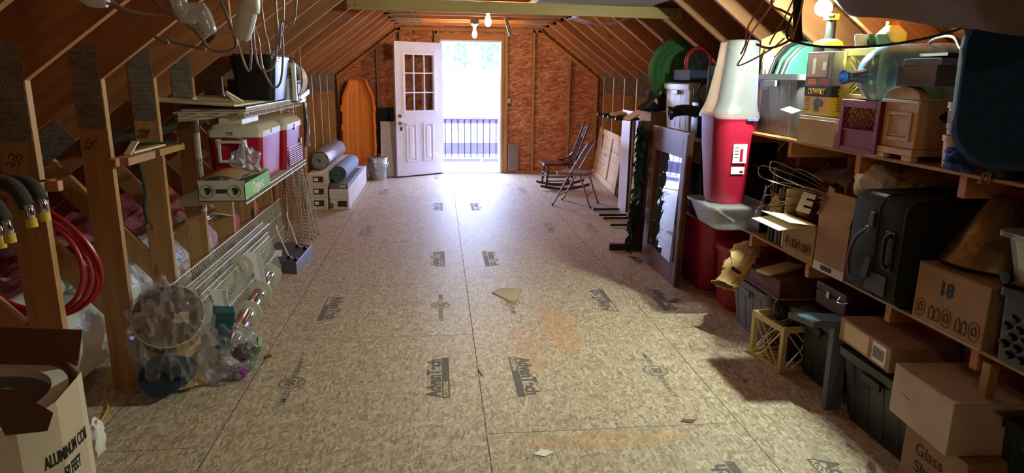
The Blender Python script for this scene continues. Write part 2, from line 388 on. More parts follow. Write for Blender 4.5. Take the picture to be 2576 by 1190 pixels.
def text(s, size, origin, right, up, mat, parent, name='printed_text', bold=0.0, depth=0.0006, sx=1.0):
    """lettering as a thin mesh; origin = centre, right/up = directions in world (or local) space"""
    cu = bpy.data.curves.new('tmp', 'FONT'); cu.body = s; cu.size = size; cu.align_x = 'CENTER'; cu.align_y = 'CENTER'; cu.offset = bold; cu.extrude = depth
    o = bpy.data.objects.new('tmp', cu); link(o); dg = bpy.context.evaluated_depsgraph_get(); me = bpy.data.meshes.new_from_object(o.evaluated_get(dg)); me.name = name
    bpy.data.objects.remove(o); bpy.data.curves.remove(cu)
    r = Vector(right).normalized(); u = Vector(up).normalized(); n = r.cross(u); off = OFF.get(root(parent).name, Vector((0, 0, 0))) if parent else Vector((0, 0, 0))
    M = Matrix(((r.x * sx, u.x, n.x, 0), (r.y * sx, u.y, n.y, 0), (r.z * sx, u.z, n.z, 0), (0, 0, 0, 1))); M.translation = Vector(origin) - off
    me.transform(M); me.materials.clear(); me.materials.append(MT[mat]); ob = bpy.data.objects.new(name, me); link(ob)
    if parent: ob.parent = parent
    return ob
def arc(c, r, a0, a1, n, u=(1, 0, 0), v=(0, 0, 1)):
    c = Vector(c); u = Vector(u); v = Vector(v)
    return [c + u * (r * math.cos(a0 + (a1 - a0) * i / n)) + v * (r * math.sin(a0 + (a1 - a0) * i / n)) for i in range(n + 1)]
def smoothpath(pts, k=6):
    p = [Vector(q) for q in pts]; out = []
    for i in range(len(p) - 1):
        a = p[max(i - 1, 0)]; b = p[i]; c = p[i + 1]; d = p[min(i + 2, len(p) - 1)]
        for j in range(k):
            t = j / k; out.append(0.5 * ((2 * b) + (c - a) * t + (2 * a - 5 * b + 4 * c - d) * t * t + (-a + 3 * b - 3 * c + d) * t ** 3))
    out.append(p[-1]); return out
def copy_tree(o, parent=None):
    c = o.copy(); C.objects.link(c); c.parent = parent
    if o.name in OFF: OFF[c.name] = OFF[o.name]
    for ch in [x for x in bpy.data.objects if x.parent == o]: copy_tree(ch, c)
    return c

def tote(name, label, x0, x1, y0, y1, z0, z1, mat, lidmat=None, taper=0.04, r=0.05, lid=True, ribs=True, rz=0.0, group=None, handle=True, openin=None, liph=0.03):
    """plastic storage tote, body + lid (+ handles), axis aligned in local space"""
    cx, cy = (x0 + x1) / 2, (y0 + y1) / 2; w, d, h = x1 - x0, y1 - y0, z1 - z0
    t = thing(name, label, 'bin', (cx, cy, z0), group, rz, local=True)
    a, b = w / 2, d / 2; tp = taper; zt = h - (liph if lid else 0)
    m = MB(); T = 0.004
    rings = [rr(-a + tp, a - tp, -b + tp, b - tp, 0, r), rr(-a + tp * 0.55, a - tp * 0.55, -b + tp * 0.55, b - tp * 0.55, zt * 0.5, r), rr(-a + 0.012, a - 0.012, -b + 0.012, b - 0.012, zt - 0.035, r), rr(-a, a, -b, b, zt - 0.033, r), rr(-a, a, -b, b, zt, r),
             rr(-a + 0.014, a - 0.014, -b + 0.014, b - 0.014, zt, r * 0.8), rr(-a + tp + T, a - tp - T, -b + tp + T, b - tp - T, T, r * 0.8)]
    m.loft(rings); m.build('tub_body', mat, t, smooth=True)
    if ribs:
        k = MB()
        for sy in (-1, 1):
            for i in range(-2, 3):
                if i == 0: continue
                k.bar((i * w * 0.17, sy * (b - tp + 0.001), 0.02), (i * w * 0.17, sy * (b - 0.014), zt - 0.05), 0.02, 0.008, (0, 1, 0))
        for sx in (-1, 1):
            for i in (-1.5, -0.5, 0.5, 1.5):
                k.bar((sx * (a - tp + 0.001), i * d * 0.2, 0.02), (sx * (a - 0.014), i * d * 0.2, zt - 0.05), 0.008, 0.02, (0, 1, 0))
        k.build('rib', mat, t, bev=0.002)
    if lid:
        l = MB(); e = 0.008
        l.loft([rr(-a - e, a + e, -b - e, b + e, zt - 0.022, r), rr(-a - e, a + e, -b - e, b + e, zt + 0.012, r), rr(-a + 0.02, a - 0.02, -b + 0.02, b - 0.02, zt + liph * 0.8, r), rr(-a + 0.05, a - 0.05, -b + 0.05, b - 0.05, zt + liph * 0.8, r), rr(-a + 0.06, a - 0.06, -b + 0.06, b - 0.06, zt + liph * 0.45, r * 0.8)])
        l.build('lid', lidmat or mat, t, smooth=True)
    if handle:
        for sx in (-1, 1):
            q = MB(); q.box(sx * (a + 0.001), sx * (a + 0.016), -0.07, 0.07, zt - 0.075, zt - 0.036); q.build('handle', lidmat or mat, t, bev=0.004)
    return t
def carton(name, label, x0, x1, y0, y1, z0, z1, mat='cardboard', rz=0.0, tape=True, flaps=None, cat='box', group=None, th=0.004):
    """cardboard carton; closed (two top flaps + tape) or open with flap angles flaps=(x-,x+,y-,y+) in degrees from upright"""
    cx, cy = (x0 + x1) / 2, (y0 + y1) / 2; w, d, h = x1 - x0, y1 - y0, z1 - z0; a, b = w / 2, d / 2
    t = thing(name, label, cat, (cx, cy, z0), group, rz, local=True)
    m = MB()
    if flaps is None:
        m.box(-a, a, -b, b, 0, h - 0.005); m.build('carton_body', mat, t, bev=0.003)
        for s in (-1, 1):
            f = MB(); f.box(0.0015 if s > 0 else -a, a if s > 0 else -0.0015, -b, b, h - 0.005, h); f.build('flap', mat, t, bev=0.001)
        if tape:
            f = MB(); f.box(-0.025, 0.025, -b - 0.001, b + 0.001, h, h + 0.0008); f.box(-0.025, 0.025, -b - 0.001, -b, h * 0.72, h); f.box(-0.025, 0.025, b, b + 0.001, h * 0.72, h); f.build('tape', 'tape', t)
    else:
        m.box(-a, a, -b, b, 0, th); m.box(-a, -a + th, -b, b, th, h); m.box(a - th, a, -b, b, th, h); m.box(-a + th, a - th, -b, -b + th, th, h); m.box(-a + th, a - th, b - th, b, th, h)
        m.build('carton_body', mat, t)
        fl = min(a, b) * 0.95
        for i, ang in enumerate(flaps):
            if ang is None: continue
            f = MB(); A = rad(ang); k = [(-1, 0), (1, 0), (0, -1), (0, 1)][i]; L = fl if i < 2 else b * 0.95
            L = a * 0.95 if i < 2 else min(b, a) * 0.95
            dx, dz = math.sin(A) * L, math.cos(A) * L
            if k[0]: P = [(k[0] * a, -b, h), (k[0] * a, b, h), (k[0] * (a + dx), b, h + dz), (k[0] * (a + dx), -b, h + dz)]; e = (0.003 * k[0] * math.cos(A), 0, -0.003 * math.sin(A))
            else: P = [(-a, k[1] * b, h), (a, k[1] * b, h), (a, k[1] * (b + dx), h + dz), (-a, k[1] * (b + dx), h + dz)]; e = (0, 0.003 * k[1] * math.cos(A), -0.003 * math.sin(A))
            f.prism(P, e); f.build('flap', mat, t)
    return t

# ================================================================== the building
KL, KR, KZ, CZ, SL = -1.77, 2.41, 1.573, 2.32, 0.752      # knee walls, knee height, collar height, roof slope
XM = (KL + KR) / 2; WY = 11.20
def st(o, kind='structure'): o['kind'] = kind; return o
floor = MB().box(-4.3, 4.9, -3.2, 11.3, -0.03, 0).build('floor', 'osb_floor'); st(floor)
sm = MB()
def seam(x0, y0, x1, y1, w=0.004):
    sm.add([(x0 - w / 2 * (y0 != y1), y0 - w / 2 * (x0 != x1), 0.0004), (x1 + w / 2 * (y0 != y1), y0 - w / 2 * (x0 != x1), 0.0004), (x1 + w / 2 * (y0 != y1), y1 + w / 2 * (x0 != x1), 0.0004), (x0 - w / 2 * (y0 != y1), y1 + w / 2 * (x0 != x1), 0.0004)], [(0, 1, 2, 3)])
for x in (-1.768, -1.219, 0, 1.219): seam(x, -3, x, 11.15)
for k in range(-2, 4):
    for x0, x1, y in ((-1.768, -1.219, 2.781), (-1.219, 0, 4.008), (0, 1.219, 2.789), (1.219, 2.41, 4.017)): seam(x0, y + 2.438 * k, x1, y + 2.438 * k, 0.003)
sm.build('panel_joint', 'seam_dark', floor, rec=False)
nl = MB()                                                 # nail heads along the joists
for j in range(-4, 20):
    for i in range(-11, 16):
        x, y = 0.155 * i + random.uniform(-.02, .02), 2.98 + 0.4065 * j + random.uniform(-.012, .012)
        if random.random() < 0.6: nl.add([(x + 0.0045 * math.cos(a * PI / 3), y + 0.0045 * math.sin(a * PI / 3), 0.0007) for a in range(6)], [(0, 1, 2, 3, 4, 5)])
nl.build('nail_heads', 'ink', floor, rec=False)['kind'] = 'stuff'
def stamp(x, y, up, ink='stamp_ink'):
    """panel maker's printed name with a solid bar, read along the room"""
    s = 1 if up else -1
    o = MB().box(-0.25, 0.25, -0.045, -0.004, 0.0006, 0.0009).xf(Matrix.Translation((x, y, 0)) @ Matrix.Rotation(rad(90 * s), 4, 'Z')).build('printed_bar', ink, floor)
    text('AdvanTech', 0.105, (x - s * 0.036, y + 0.0 * s, 0.0009), (0, s, 0), (-s, 0, 0), ink, floor, 'printed_logo', 0.0035, 0.0002, 0.98)
    text('FLOORING', 0.036, (x + s * 0.025, y - s * 0.15, 0.0012), (0, s, 0), (-s, 0, 0), 'paper_cream', floor, 'printed_logo', 0.0006, 0.0002)
def seal(x, y, up, ink='stamp_ink'):
    s = 1 if up else -1
    m = MB()
    for r0, r1 in ((0.062, 0.070), (0.05, 0.053)):
        vs = []; n = 28
        for k in range(n): a = 2 * PI * k / n; vs += [(x + r0 * math.cos(a), y + r0 * math.sin(a), 0.0008), (x + r1 * math.cos(a), y + r1 * math.sin(a), 0.0008)]
        m.add(vs, [(2 * k, 2 * k + 1, (2 * k + 3) % (2 * n), (2 * k + 2) % (2 * n)) for k in range(n)])
    m.build('printed_seal', ink, floor)
    text('50', 0.07, (x - s * 0.006, y, 0.0008), (0, s, 0), (-s, 0, 0), ink, floor, 'printed_seal', 0.003, 0.0002)
    text('YEAR', 0.018, (x + s * 0.033, y, 0.0008), (0, s, 0), (-s, 0, 0), ink, floor, 'printed_seal', 0.0004, 0.0002)
    text('LIMITED', 0.045, (x, y - s * 0.17, 0.0008), (0, s, 0), (-s, 0, 0), ink, floor, 'printed_seal', 0.0003, 0.0002)
    text('WARRANTY', 0.045, (x, y + s * 0.19, 0.0008), (0, s, 0), (-s, 0, 0), ink, floor, 'printed_seal', 0.0003, 0.0002)
for k in range(0, 4):
    ik = 'stamp_ink' if k == 0 else 'stamp_faint'
    stamp(-0.206, 3.41 + 2.42 * k, True, ik); stamp(0.232, 3.39 + 2.42 * k, False, 'stamp_faint' if k else 'stamp_ink')
    stamp(-0.985, 4.58 + 2.39 * (k - 1), False, 'stamp_ink' if k == 1 else 'stamp_faint') if k else None
    stamp(1.005, 4.61 + 2.39 * (k - 1), True, 'stamp_ink' if k < 2 else 'stamp_faint'); stamp(1.42, 4.60 + 2.39 * (k - 1), False, 'stamp_ink' if k < 2 else 'stamp_faint')
for k in range(0, 1):
    seal(-1.0, 3.40 + 2.4 * k, True, 'stamp_ink' if k == 0 else 'stamp_faint'); seal(-0.205, 4.58 + 2.42 * k, False, 'stamp_faint'); seal(0.304, 4.60 + 2.42 * k, True, 'stamp_faint'); seal(1.0, 3.39 + 2.44 * k, False, 'stamp_ink' if k == 0 else 'stamp_faint'); seal(1.45, 3.42 + 2.4 * k, True, 'stamp_faint')

def roofz(x): return KZ + SL * (min(x - KL, KR - x)) + 0.30
top = roofz(XM)
for nm, xe, xs in (('ceiling', -4.25, 1), ('ceiling', 4.9, -1)):
    z = roofz(xe); m = MB(); m.hexa([(xe, -3.2, z), (XM, -3.2, top), (XM, 11.3, top), (xe, 11.3, z), (xe, -3.2, z + .03), (XM, -3.2, top + .03), (XM, 11.3, top + .03), (xe, 11.3, z + .03)])
    st(m.build(nm, 'roof_osb'))
wb = MB()
DX0, DX1, DZ = -0.138, 0.807, 2.107
wb.prism([(-4.25, WY, 0), (DX0 - .03, WY, 0), (DX0 - .03, WY, roofz(DX0)), (-4.25, WY, roofz(-4.25))], (0, 0.012, 0))
wb.prism([(DX1 + .03, WY, 0), (4.9, WY, 0), (4.9, WY, roofz(4.9)), (DX1 + .03, WY, roofz(DX1))], (0, 0.012, 0))
wb.prism([(DX0 - .03, WY, DZ + .03), (DX1 + .03, WY, DZ + .03), (DX1 + .03, WY, roofz(DX1)), (XM, WY, top), (DX0 - .03, WY, roofz(DX0))], (0, 0.012, 0))
wall_back = wb.build('wall_back', 'osb_wall'); st(wall_back)
st(MB().prism([(-4.25, -3.2, 0), (4.9, -3.2, 0), (4.9, -3.2, roofz(4.9)), (XM, -3.2, top), (-4.25, -3.2, roofz(-4.25))], (0, 0.012, 0)).build('wall_front', 'osb_wall'))
st(MB().box(-4.28, -4.25, -3.2, 11.3, 0, 0.1).build('wall_left', 'roof_osb')); st(MB().box(4.9, 4.93, -3.2, 11.3, 0, 0.1).build('wall_right', 'roof_osb'))
# framing of the back wall: each stick is a part of the wall
F0, F1 = WY - 0.09, WY
def stick(nm, x0, x1, z0, z1, y0=F0, y1=F1, mat='lumber_stud'): return MB().box(x0, x1, y0, y1, z0, z1).build(nm, mat, wall_back, bev=0.002)
for x0 in (-1.168, ): stick('wall_stud', x0, x0 + .038, .04, roofz(x0) - .345)
stick('wall_stud', KL - .02, KL + .018, .04, 1.53)
for x in (1.331, 1.926): stick('wall_stud', x, x + .038, .04, roofz(x + .04) - .345)
stick('wall_stud', KR - .018, KR + .02, .04, 1.53)
for x in (-0.548, -0.243): stick('wall_stud', x, x + .038, DZ + .12, CZ - .055)
stick('wall_stud', DX0 - .115, DX0 - .038, .0, CZ - .055); stick('wall_stud', -0.80, -0.762, .04, roofz(-.8) - .345)
stick('wall_stud', DX1 + .025, DX1 + .063, .0, DZ + .03); stick('wall_stud', DX1 + .066, DX1 + .125, .0, CZ - .055)
stick('door_header', DX0 - .038, DX1 + .064, DZ + .032, DZ + .125, mat='lumber_joist')
stick('floor_plate', DX1 + .126, KR, 0, .04, mat='lumber_joist'); stick('floor_plate', KL, DX0 - .116, 0, .04, mat='lumber_joist')
stick('top_plate', KL + .93, KR - .93, CZ - .055, CZ, mat='lumber_joist')
for s, K in ((1, KL), (-1, KR)):
    MB().bar((K - s * .02, WY - .045, KZ - .035), (K + s * .99, WY - .045, KZ - .035 + SL * 1.01), 0.09, 0.045, (0, 0, 1)).build('rake_plate', 'lumber_joist', wall_back, bev=.002)
for cx, cz in ((-1.47, 1.72), (1.15, 1.62), (1.7, 0.72), (2.15, 0.72), (1.15, .68)):       # faint printed panel grids
    g = MB()
    for i in range(9): g.box(cx - .2 + i * .05, cx - .198 + i * .05, WY - .0012, WY - .0004, cz - .055, cz + .055)
    for i in range(4): g.box(cx - .2, cx + .202, WY - .0012, WY - .0004, cz - .055 + i * .0365, cz - .053 + i * .0365)
    g.build('printed_grid', 'seam_dark', wall_back)
# trim around the door opening
tr = MB(); tr.box(DX0 - .03, DX0, WY - .10, WY + .06, 0, DZ + .03); tr.box(DX1, DX1 + .026, WY - .10, WY + .06, 0, DZ + .03); tr.box(DX0, DX1, WY - .10, WY + .06, DZ, DZ + .03)
tr.box(DX1 - .012, DX1, WY - .02, WY + .03, 0, DZ); st(tr.build('trim_1', 'white_paint', bev=.002))
st(MB().box(DX0, DX1, WY - .10, WY + .1, 0.0, .016).build('trim_2', 'steel', bev=.002))
# open door leaf, hinged on the left jamb, swung into the room
door = thing('door_1', 'white half-glazed entry door standing open into the attic', 'door', (DX0 + .005, WY - .1, .02), rz=rad(-148), local=True, kind='structure')
del door['category']; del door['label']
# local: x along the leaf from the hinge, y = thickness, z up
LW, LH = .86, 2.06
d = MB()
gx0, gx1, gz0, gz1 = .15, LW - .15, 1.0, LH - .17
for b in ((0, gx0, 0, LH), (gx1, LW, 0, LH), (gx0, gx1, 0, gz0), (gx0, gx1, gz1, LH)): d.box(b[0], b[1], -.022, .022, b[2], b[3])
leaf = d.build('door_leaf', 'door_paint', door, bev=.001)
mu = MB()
for x in (gx0, gx1):
    mu.box(x - .022, x + .022, -.03, .03, gz0 - .022, gz1 + .022)
for z in (gz0, gz1): mu.box(gx0 - .02, gx1 + .02, -.029, .029, z - .022, z + .022)
for i in (1, 2):
    x = gx0 + (gx1 - gx0) * i / 3; mu.box(x - .009, x + .009, -.016, .016, gz0, gz1); z = gz0 + (gz1 - gz0) * i / 3; mu.box(gx0, gx1, -.0155, .0155, z - .009, z + .009)
mu.build('muntin', 'white_paint', door, bev=.003)
MB().box(gx0, gx1, -.003, .003, gz0, gz1).build('pane', 'pane_glass', door)
for x0 in (.19, .50):
    p = MB()
    for sy in (-1, 1):
        y = sy * .0225
        x1 = x0 + .19; z0, z1 = .22, .82
        for bx in ((x0, x0 + .022, z0, z1), (x1 - .022, x1, z0, z1), (x0, x1, z0, z0 + .022), (x0, x1, z1 - .022, z1)): p.box(bx[0], bx[1], min(y, y + sy * .009), max(y, y + sy * .009), bx[2], bx[3])
        p.hexa([(x0 + .045, y, z0 + .045), (x1 - .045, y, z0 + .045), (x1 - .045, y, z1 - .045), (x0 + .045, y, z1 - .045), (x0 + .065, y + sy * .008, z0 + .065), (x1 - .065, y + sy * .008, z0 + .065), (x1 - .065, y + sy * .008, z1 - .065), (x0 + .065, y + sy * .008, z1 - .065)])
    p.build('raised_panel', 'door_paint', door, bev=.003)
for z, nm in ((1.03 - .09, 'deadbolt'),):
    k = MB(); k.lathe([(0, .05), (.018, .05), (.03, .036), (.034, .024)], (LW - .07, 0, z), (0, 1, 0), 20); k.lathe([(0, .05), (.018, .05), (.03, .036), (.034, .024)], (LW - .07, 0, z), (0, -1, 0), 20); k.build(nm, 'knob_brass', door, smooth=True)
for sy in (-1, 1):
    k = MB(); z = .83; k.lathe([(0, .034), (.026, .034), (.034, .022)], (LW - .07, 0, z), (0, sy, 0), 20); k.tube([(LW - .07, sy * .03, z), (LW - .07, sy * .065, z)], .011, 10)
    k.tube(smoothpath([(LW - .07, sy * .065, z), (LW - .11, sy * .068, z + .008), (LW - .15, sy * .066, z), (LW - .19, sy * .064, z - .012)], 4), .009, 10); h = k.build('lever_handle', 'knob_brass', door, smooth=True)
    if sy == 1:
        q = MB(); q.tube(arc((LW - .07, .055, z - .035), .018, 0, 2 * PI, 14), .0018, 6); q.obox((LW - .062, .058, z - .085), (.022, .006, .06), (0, 12, 0)); q.obox((LW - .083, .055, z - .075), (.014, .003, .05), (0, -14, 0)); q.build('key_bunch', 'black_plastic', h)
for z in (.25, 1.03, 1.8): MB().cyl((0, -.026, z - .05), (0, -.026, z + .05), .008, n=10).build('hinge', 'steel', door)
MB().box(.05, LW - .02, -.022, .024, -.016, .0).build('door_sweep', 'dark_metal', door)
for z in (.83, .94): MB().box(LW - .0005, LW + .001, -.013, .013, z - .03, z + .03).build('latch_plate', 'steel', door)

# ------------------------------------------------------------------ roof trusses
ORD = ['first', 'second', 'third', 'fourth', 'fifth', 'sixth', 'seventh', 'eighth', 'ninth', 'tenth', 'eleventh', 'twelfth', 'thirteenth', 'fourteenth', 'fifteenth', 'sixteenth', 'seventeenth', 'eighteenth']
TH = .038
def truss(loc):
    t = thing('roof_truss', '', 'roof truss', loc, 'attic roof trusses', local=True)
    for s, K, mt, nm in ((1, KL, 'lumber_rafter_left', 'rafter'), (-1, KR, 'lumber_rafter_right', 'rafter')):
        xe = K - s * 2.2
        def P(x): return KZ + SL * s * (x - K)
        MB().prism([(xe, 0, P(xe)), (XM, 0, P(XM)), (XM, 0, P(XM) + .294), (xe, 0, P(xe) + .294)], (0, TH, 0)).build(nm, mt, t, bev=.0015)
        w = .132
        MB().prism([(K, 0, 0), (K, 0, KZ - .0), (K - s * w, 0, KZ - w * SL), (K - s * w, 0, 0)], (0, TH, 0)).build('knee_stud', 'lumber_stud', t, bev=.0015)
        a = Vector((K - s * .66, TH / 2, KZ - .66 * SL + .04)); b = Vector((K - s * .09, TH / 2, .44)); MB().bar(a, b, .11, TH * .9, (0, 1, 0)).build('web_brace', 'lumber_stud', t, bev=.0015)
        MB().box(min(K - s * .004, K - s * .128), max(K - s * .004, K - s * .128), -.002, 0, 1.34, 1.72).build('gang_plate', 'gang_metal', t)
        MB().obox((K - s * .62, -.001, KZ - .62 * SL + .08), (.32, .002, .15), (0, -s * 36.9, 0)).build('gang_plate', 'gang_metal', t)
        MB().box(min(K + s * .94, K + s * 1.34), max(K + s * .94, K + s * 1.34), -.002, 0, CZ + .012, CZ + .13).build('gang_plate', 'gang_metal', t)
    g = MB()
    for k, (dx, dz) in enumerate(((0, 0), (.028, .004), (.012, .03), (.04, .026))): g.tube(smoothpath([(KL - .115 + dx, -.0015, 1.245 + dz), (KL - .105 + dx, -.0015, 1.262 + dz), (KL - .09 + dx, -.0015, 1.248 + dz + .004 * k), (KL - .10 + dx, -.0015, 1.24 + dz)], 4), .0018, 4)
    g.build('stamp_mark', 'ink', t)
    MB().box(KL + .90, KR - .90, 0, TH, CZ, CZ + .14).build('collar_tie', 'lumber_joist', t, bev=.0015)
    return t
t0 = truss((0, 2.806, 0)); TY = []
for n in range(-3, 14):
    o = t0 if n == 0 else copy_tree(t0); o.location = (0, 2.806 + .601 * n, 0); TY.append(o.location.y)
    i = n + 5
    o['label'] = 'gang-plated timber attic truss, %s counting back from the door wall' % (ORD + ['nineteenth'])[13 - n]
# pink batts beyond the knee walls
for s, K, nm in ((-1, KL, 'left'), (1, KR, 'right')):
    x0 = K + s * (.48 if s < 0 else .2)
    def fn(u, v):
        x = x0 + s * u * 2.0; y = -1.0 + v * 12.1; z = .34 + .10 * noise.noise(Vector((x * 2.2, y * 1.3, 1))) + .05 * noise.noise(Vector((x * 7, y * 5, 3))) + .03 * noise.noise(Vector((x * 18, y * 12, 5)))
        return (x, y, max(.01, z * min(1, u * 11 + .05)))
    tag(MB().grid(fn, 60, 240).build('insulation_batts', 'pink_fibreglass', smooth=True), 'pink fibreglass insulation batts lying beyond the %s knee wall' % nm, 'insulation', kind='stuff')
bo = MB(); bo.hexa([(-.92, 5.765, 2.112), (1.86, 5.765, 2.088), (1.86, 5.805, 2.088), (-.92, 5.805, 2.112), (-.92, 5.765, 2.202), (1.86, 5.765, 2.178), (1.86, 5.805, 2.178), (-.92, 5.805, 2.202)])
cb = thing('cross_beam', 'long yellowish board nailed across the rafters under the ceiling', 'beam', (.46, 5.79, 2.1))
bo.build('board', 'lumber_beam', cb, bev=.002)
for x0 in (-.90, 1.80):
    for dx, dz in ((0, .02), (.0, .075), (.045 if x0 < 0 else -.045, .03), (.05 if x0 < 0 else -.05, .07)):
        MB().cyl((x0 + dx, 5.762, (2.112 if x0 < 0 else 2.088) + dz), (x0 + dx, 5.766, (2.112 if x0 < 0 else 2.088) + dz), .006, n=10).build('nail_head', 'ink', cb)

# ------------------------------------------------------------------ lamps
def bulb(x, y, label, glow='filament_glow'):
    t = thing('bare_bulb', label, 'light bulb', (x, y, CZ), 'bare ceiling bulbs', local=True)
    MB().box(-.055, .055, -.05, .05, -.05, 0).build('junction_box', 'outlet_blue', t, bev=.004)
    MB().lathe([(0, -.05), (.045, -.05), (.05, -.062), (.03, -.075), (.022, -.11), (0, -.11)], n=20).build('socket', 'ivory', t, smooth=True)
    MB().lathe([(.012, -.108), (.015, -.125), (.027, -.16), (.033, -.185), (.03, -.21), (.017, -.232), (0, -.238)], n=24).build('glass_bulb', glow, t, smooth=True)
bulb(.302, 9.44, 'glowing bare bulb on the ceiling nearest the door'); bulb(.312, 7.09, 'glowing bare bulb just past the cross board')
bulb(.31, .04, 'unseen bare ceiling bulb above the near end of the floor', 'filament_dim')  # unseen dimmer bulb, set out of frame to lift the near studs
pv = MB(); pv.tube([(.66, 8.9, 2.34), (.72, 8.75, 2.08)], .022, 12); tag(pv.build('grey_tube', 'pvc_grey', smooth=True), 'grey plastic tube hanging at a slant from the ceiling ties', 'pipe')
ob = thing('outlet_box', 'small blue electrical box on the stud right of the door', 'outlet', (.95, WY - .11, 1.15))
MB().box(.92, .985, WY - .075, WY - .02, 1.14, 1.24).build('box_body', 'outlet_blue', ob, bev=.003); MB().box(.93, .975, WY - .082, WY - .076, 1.155, 1.225).build('switch_plate', 'ivory', ob, bev=.002)
MB().tube(smoothpath([(.945, WY - .03, 1.24), (.94, WY - .03, 1.5), (.935, WY - .03, 1.9), (.935, WY - .03, 2.3)]), .005, 6).build('cable', 'ivory', ob)
ft = thing('fluted_board', 'short grey-brown fluted board standing right of the door', 'board', (.98, WY - .1, .04))
f = MB()
for i in range(5): f.box(.945 + i * .034, .945 + i * .034 + .028, WY - .125, WY - .1, .04, .5)
f.box(.945, 1.11, WY - .105, WY - .092, .04, .5); f.build('fluted_panel', 'wire_brown', ft, bev=.002)

# ------------------------------------------------------------------ outdoors
st(MB().box(-30, 30, WY + .02, 80, -3.2, -3.1).build('ground', 'pale_ground'))
dk = MB()
for i in range(9): dk.box(-1.6, 2.6, WY + .12 + i * .145, WY + .255 + i * .145, -.05, -.02)
tag(dk.build('deck', 'deck_wood'), 'weathered deck boards just outside the open door', 'deck')
rl = thing('deck_railing', 'white deck railing with thin dark balusters outside the door', 'railing', (.4, 12.6, -.02))
MB().box(-1.6, 2.6, 12.53, 12.67, .80, .84).build('top_rail', 'siding', rl, bev=.004); MB().box(-1.6, 2.6, 12.57, 12.61, .715, .80).build('upper_rail', 'siding', rl, bev=.004); MB().box(-1.6, 2.6, 12.57, 12.61, .08, .125).build('lower_rail', 'white_paint', rl, bev=.004)
MB().box(-1.5, 2.5, 12.72, 12.74, .13, .345).build('skirt_board', 'siding', rl)
for q0, q1 in ((-1.4, .58), (.63, 2.4)): MB().box(q0, q1, 12.66, 12.68, -.02, .05).build('toe_board', 'siding', rl)
for x in (-1.5, .98 + 1.5): MB().box(x, x + .09, 12.56, 12.65, -.02, .8).build('post', 'white_paint', rl)
for i in range(34):
    x = -1.5 + i * .118; MB().box(x, x + .016, 12.555, 12.571, .09, .79).build('baluster', 'dark_metal', rl)
sd = thing('lower_roof', 'grey shingled shed roof seen through the railing', 'roof', (0, 16, -3.1))
s_ = MB()
for i in range(5): s_.hexa([(-6, 15 + i * .8, -.75 + i * .22), (8, 15 + i * .8, -.75 + i * .22), (8, 15.85 + i * .8, -.54 + i * .22), (-6, 15.85 + i * .8, -.54 + i * .22), (-6, 15 + i * .8, -.71 + i * .22), (8, 15 + i * .8, -.71 + i * .22), (8, 15.85 + i * .8, -.52 + i * .22), (-6, 15.85 + i * .8, -.52 + i * .22)])
s_.build('shingle_course', 'siding', sd); MB().box(-5.8, 7.8, 15.2, 18.8, -3.1, -.72).build('shed_wall', 'siding', sd)
TL = ['tall leafy tree far outside on the left of the doorway view', 'tall leafy tree far outside in the middle of the doorway view', 'leafy tree far outside on the right of the doorway view']
for i, (x, y, h) in enumerate(((-1.5, 34, 9.5), (1.4, 31, 10.5), (3.9, 36, 10))):
    tr_ = thing('tree', TL[i], 'tree', (x, y, -3.1), 'trees outside the door')
    MB().tube([(x, y, -3.1), (x + .1, y, 0), (x, y, h - 4)], [.28, .2, .08], 8).build('trunk', 'bark', tr_)
    lf = MB()
    for k in range(1500):
        a = random.uniform(0, 2 * PI); r = random.random() ** .5 * 1.7; z = random.uniform(1.8, h - 2.6); p = Vector((x + r * math.cos(a), y + r * math.sin(a), z)); q = Euler([random.uniform(0, 6) for _ in range(3)]).to_matrix()
        lf.add([p + q @ Vector(c) * .12 for c in ((-1, -.5, 0), (1, -.4, .2), (.8, .6, 0), (-.7, .5, .2))], [(0, 1, 2, 3)])
    lf.build('foliage', 'tree_green', tr_, rec=False)

# ================================================================== left side: knee wall, shelves and clutter
def wiregrid(m, A, B, Dv, n, r=.0022, rails=(0, 1), rr_=.0035, k=4):
    """wires from line A-B running along Dv; rails along A-B at fractions of Dv"""
    A = Vector(A); B = Vector(B); Dv = Vector(Dv)
    for i in range(n + 1): p = A.lerp(B, i / n); m.tube([p, p + Dv], r, k)
    for f in rails: m.tube([A + Dv * f, B + Dv * f], rr_, 6)
def wall_shelf(name, label, y0, y1, z, xf, xb, group=None):
    t = thing(name, label, 'shelf', ((xf + xb) / 2, (y0 + y1) / 2, z), group)
    m = MB(); n = int((y1 - y0) / .0254)
    for i in range(n + 1):
        y = y0 + (y1 - y0) * i / n; m.tube([(xb, y, z), (xf, y, z), (xf, y, z - .03)], .0024, 4)
    m.build('deck_wires', 'white_wire', t)
    r = MB()
    for x, zz in ((xb, z - .003), ((xb * 2 + xf) / 3, z - .004), ((xb + 2 * xf) / 3, z - .004), (xf, z), (xf, z - .03)): r.tube([(x, y0, zz), (x, y1, zz)], .0034, 6)
    r.build('rails', 'white_wire', t)
    for y in (y0 + .06, (y0 + y1) / 2, y1 - .1):
        b = MB(); b.prism([(xb + .002, y, z - .008), (xf - .03, y, z - .008), (xf - .03, y, z - .02), (xb + .002, y, z - .06)], (0, .006, 0)); b.build('bracket', 'cooler_white', t, bev=.001)
    return t
wall_shelf('wire_shelf', 'lower white wire shelf holding the red coolers', 4.12, 6.02, .868, -1.36, -1.765)
wall_shelf('wire_shelf', 'upper white wire shelf under the black bin', 4.22, 6.12, 1.372, -1.36, -1.765)
for y in (4.60, 5.20): tag(MB().box(-1.769, -1.75, y - .03, y - .005, .70, 1.45).build('shelf_standard', 'white_plastic', bev=.002), 'white slotted metal upright on the %s stud, carrying the wire shelves' % ('nearer' if y < 5 else 'farther'), 'shelf upright')
